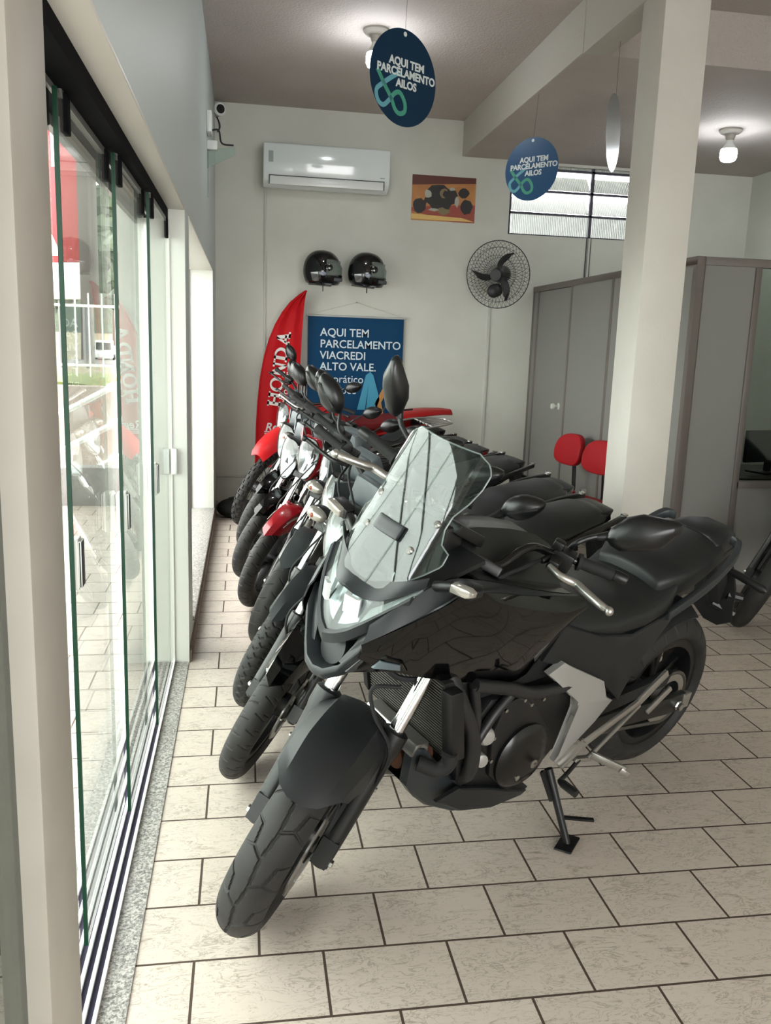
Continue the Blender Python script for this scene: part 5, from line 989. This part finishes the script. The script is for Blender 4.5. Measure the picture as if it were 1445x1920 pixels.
# ------------------------------------------------------------------ outside the glass
M_conc = mat('pinkish_concrete', '#8d8077', .85, bump=(8, .4, .01), noise=(1.2, '#80746b', .35, .65)); M_gconc = mat('grey_concrete', '#7a7874', .85, noise=(6, '#6b6966', .3, .7))
M_grass = mat('grass_bank', '#55602f', .9, noise=(9, '#6a6d39', .35, .7)); M_road = mat('asphalt', '#55524f', .9, noise=(2, '#5d5956', .3, .7)); M_leaf = mat('tree_leaves', '#2b3529', .9, noise=(.6, '#39432f', .3, .7)); M_wpipe = mat('white_pipe', '#d8d6d0', .4)
M_tile2 = tile_material('porch_brick_tile', .12, .0, tile_tone=.6)  # same tile, darkened evenly to keep the outdoors from burning out
struct(MB().bb(-2.1, -.56, -3.5, 8.6, -.12, -.015), 'porch_floor', M_tile2)
struct(MB().bb(-14, -2.1, -3.5, 10, -.14, -.03), 'car_park', M_gconc)
struct(MB().bb(-2.4, XW - .25, -3.5, 4.1, 3.35, 3.5), 'added_sky_block', mat('sky_block_grey', '#8f8b85', .8, noise=(2, '#86827c', .3, .7)))  # unseen slab added to cut skylight on the porch and into the room
struct(MB().bb(-2.2, -.56, 8.05, 8.25, -.1, .34), 'low_wall', M_gconc, bev=.01)
struct(MB().bb(-14, 1.5, 10, 10.25, -.2, .97), 'retaining_wall', M_conc, bev=.01)
prof = [(10.2, .96), (13, .97), (30, .58), (100, -.95), (190, 1.25), (250, 3.0)]
def ground(x0, x1, name, m, dz=0):
    q = MB(); q.loft([[(x0, y, z + dz), (x1, y, z + dz), (x1, y, z - 1.5), (x0, y, z - 1.5)] for y, z in prof]); struct(q, name, m)
ground(-60, 6, 'verge_ground', mat('dry_verge', '#776c58', .95, noise=(1.5, '#646146', .35, .65)))
q = MB(); q.loft([[(-17 + (y - 13) * .0, y, z + .03), (-4.2 - .06 * (y - 13), y, z + .03), (-4.2 - .06 * (y - 13), y, z - .3), (-17, y, z - .3)] for y, z in prof[2:]]); struct(q, 'road', M_road)
q = MB(); G = [[(x, y, .925 + .05 * math.sin((y - 10.2) * 1.1) + .02 * math.sin(x * 9 + y * 5)) for x in np.linspace(-8, .5, 40)] for y in np.linspace(10.32, 12.8, 8)]; q.sheet(G, .05); o = q.build('grass_strip', M_grass); tag(o, kind='stuff')
q = MB(); G = []
for i in range(22):
    x = -95 + i * 4.6; G.append([(x, 235 + 12 * j, 2.0 + (26 + 7 * math.sin(x * .07) + 4 * math.sin(x * .19 + 1)) * min(1, (j / 3) ** .7) * (1 if x < 2 else 1)) for j in range(6)])
q.sheet(G, 1.0); struct(q, 'hillside', M_leaf)
def tree(loc, h, r, label, seed):
    rr = random.Random(seed); t = empty('tree', loc, label, 'tree', 'trees beyond the road')
    q = MB(); q.tube([(0, 0, -.3), (.1, 0, h * .5), (0, .1, h * .8)], [.3, .22, .12], 8); q.build('trunk', mat('bark', '#4f463c', .9), t)
    q = MB()
    for k in range(16):
        a = rr.random() * 2 * PI; d = r * rr.random() ** .6 * .75; z = h * (.5 + .5 * rr.random()); e = r * (.28 + .25 * rr.random())
        s0 = len(q.v); q.ell((d * math.cos(a), d * math.sin(a), z), (e, e, e * .8), 12, 8)
        for i in range(s0, len(q.v)): p = np.array(q.v[i]); n = rr.random(); q.v[i] = tuple(p + (rr.random() - .5) * .3 * e * np.array((1, 1, 1)))
    q.build('crown', M_leaf, t, flat=True)
for i, (x, y, z, h, r, l) in enumerate(((-10.2, 82, -.6, 15, 4.5, 'big dense tree seen right of the utility pole'), (-15.5, 88, -.6, 13.5, 4, 'rounded tree behind the big dense tree'), (-27, 120, -.4, 11, 5, 'tree seen left of the utility pole, low in the distance'), (-21.5, 150, .3, 24, 3.2, 'slender tall tree standing above the skyline'), (-7.6, 70, -.4, 9, 3.2, 'lower tree nearest the far door jamb'), (-33, 110, -.5, 10, 4.5, 'tree behind the roadside sign'))):
    tree((x, y, z), h, r, l, 30 + i)
t = empty('utility_pole', (-5.2, 30.5, .55), 'grey concrete utility pole beside the road', 'pole')
q = MB(); q.tube([(0, 0, 0), (.05, 0, 11)], [.19, .13], 16); q.build('shaft', mat('pole_concrete', '#8d8a86', .8, noise=(4, '#7a7773', .3, .7)), t)
q = MB(); q.box((0, -.15, 7.6), (1.8, .1, .12)); q.box((0, -.15, 6.6), (1.2, .1, .1)); q.build('cross_arm', mat('grey_steel', '#5d5c5b', .6), t)
for k, (dx, z0) in enumerate(((-.8, 7.72), (.0, 7.72), (.8, 7.72), (-.5, 6.72), (.5, 6.72), (.0, 5.9))):
    q = MB(); q.tube([(-5.2 + dx - 3.2 * f_, 30.5 - 66 * f_, .55 + z0 - 1.1 * 4 * f_ * (1 - f_)) for f_ in np.linspace(0, 1, 24)], .022, 6); o = q.build('power_line', mat('cable_black', '#1c1c1c', .7))
    tag(o, 'black power line running from the concrete pole along the road', 'power line', 'power lines on the concrete pole')
t = empty('roadside_sign', (-4.15, 22, .78), 'tall red roadside sign with white foot panel and dark frame', 'sign'); t.rotation_euler = (0, 0, -.55)
MB().bb(-.45, .45, -.12, .12, 2.45, 6.3).build('red_panel', mat('sign_red', '#8e1219', .5), t, bev=.02)
q = MB(); q.bb(-.30, -.05, -.128, -.12, 4.6, 5.4); q.build('white_mark', mat('sign_mark_white', '#d9d6d2', .4), t); q = MB(); q.prism([(-.45, 2.6), (-.1, 2.6), (-.38, 3.1)], lambda u, v, w: (u, w, v), -.128, -.12); q.build('white_mark', mat('sign_mark_white', '#d9d6d2', .4), t)
MB().bb(-.45, .45, -.12, .12, 1.6, 2.45).build('white_panel', mat('sign_panel_white', '#d9dbd8', .4), t, bev=.02)
MB().bb(.45, .75, -.16, .16, 1.5, 6.35).build('side_frame', mat('sign_dark_frame', '#3b3330', .5), t, bev=.02)
q = MB(); [q.cyl((x, 0, -.3), (x, 0, 1.6), .06, n=12) for x in (-.3, .5)]; q.build('posts', mat('grey_steel'), t)
t = empty('fence', (0, 10.6, 1.05), 'white picket fence of thin bars on the grass bank', 'fence')
q = MB(); q.bb(-4.5, .3, -.012, .012, .80, .83); q.bb(-4.5, .3, -.012, .012, .12, .15); q.build('rail', M_wpipe, t)
for k in range(32): q = MB(); q.bb(-4.5 + .15 * k - .008, -4.5 + .15 * k + .008, -.008, .008, 0, .96); q.build('picket', M_wpipe, t)
t = empty('handrail', (0, 8.6, 0), 'white sloping pipe handrail of the outside stair', 'railing')
for dz in (0, -.36, -.70): q = MB(); q.cyl((-3.2, 0, -.02 + dz if dz == 0 else .0 + dz), (-.58, 0, 1.42 + dz), .028, n=12); q.build('pipe', M_wpipe, t)
q = MB(); q.cyl((-.6, .0, 0), (-.6, .0, 1.45), .028, n=12); q.build('post', M_wpipe, t)
q = MB(); q.cyl((-2.6, .0, -.1), (-2.6, .0, .32), .028, n=12); q.build('post', M_wpipe, t)
def car(loc, rz, L_, W_, H_, col, label, van=False):
    t = empty('car', loc, label, 'car', None, rz); h0 = .45 * H_ if not van else .5 * H_
    q = MB(); q.loft([[(x, y, z) for x, z in ((-L_ / 2, .25), (-L_ / 2, h0), (-L_ * .3, h0 * 1.05), (L_ * .45, h0), (L_ / 2, h0 * .8), (L_ / 2, .25))] for y in (-W_ / 2, W_ / 2)]); q.build('body', mat(label[:6] + '_paint', col, .3), t, bev=.06)
    a = ((-L_ * .5, h0), (-L_ * .48, H_), (L_ * .36, H_), (L_ * .46, h0)) if van else ((-L_ * .42, h0), (-L_ * .3, H_), (L_ * .08, H_), (L_ * .25, h0))
    q = MB(); q.loft([[(x, y, z) for x, z in a] for y in (-W_ * .44, W_ * .44)]); q.build('cabin', mat(label[:6] + '_paint', col, .3), t, bev=.05)
    q = MB(); q.bb(a[2][0] - .02, a[3][0] + .04, -W_ * .40, W_ * .40, h0 + .06, H_ * .9); q.build('windscreen', mat('car_glass', '#2c3033', .1), t)
    for x in (-L_ * .32, L_ * .32):
        for y in (-W_ / 2, W_ / 2): q = MB(); q.cyl((x, y - .1, .32), (x, y + .1, .32), .32, n=20); q.build('wheel', M_dark, t)
car((-15.4, 100, -.9), -PI / 2 + .1, 4.8, 1.95, 2.1, '#dfe2e2', 'white van coming down the road', True)
car((-24.5, 188, 1.25), -PI / 2 + .1, 4.2, 1.75, 1.5, '#cfcfcd', 'small pale car far up the road')
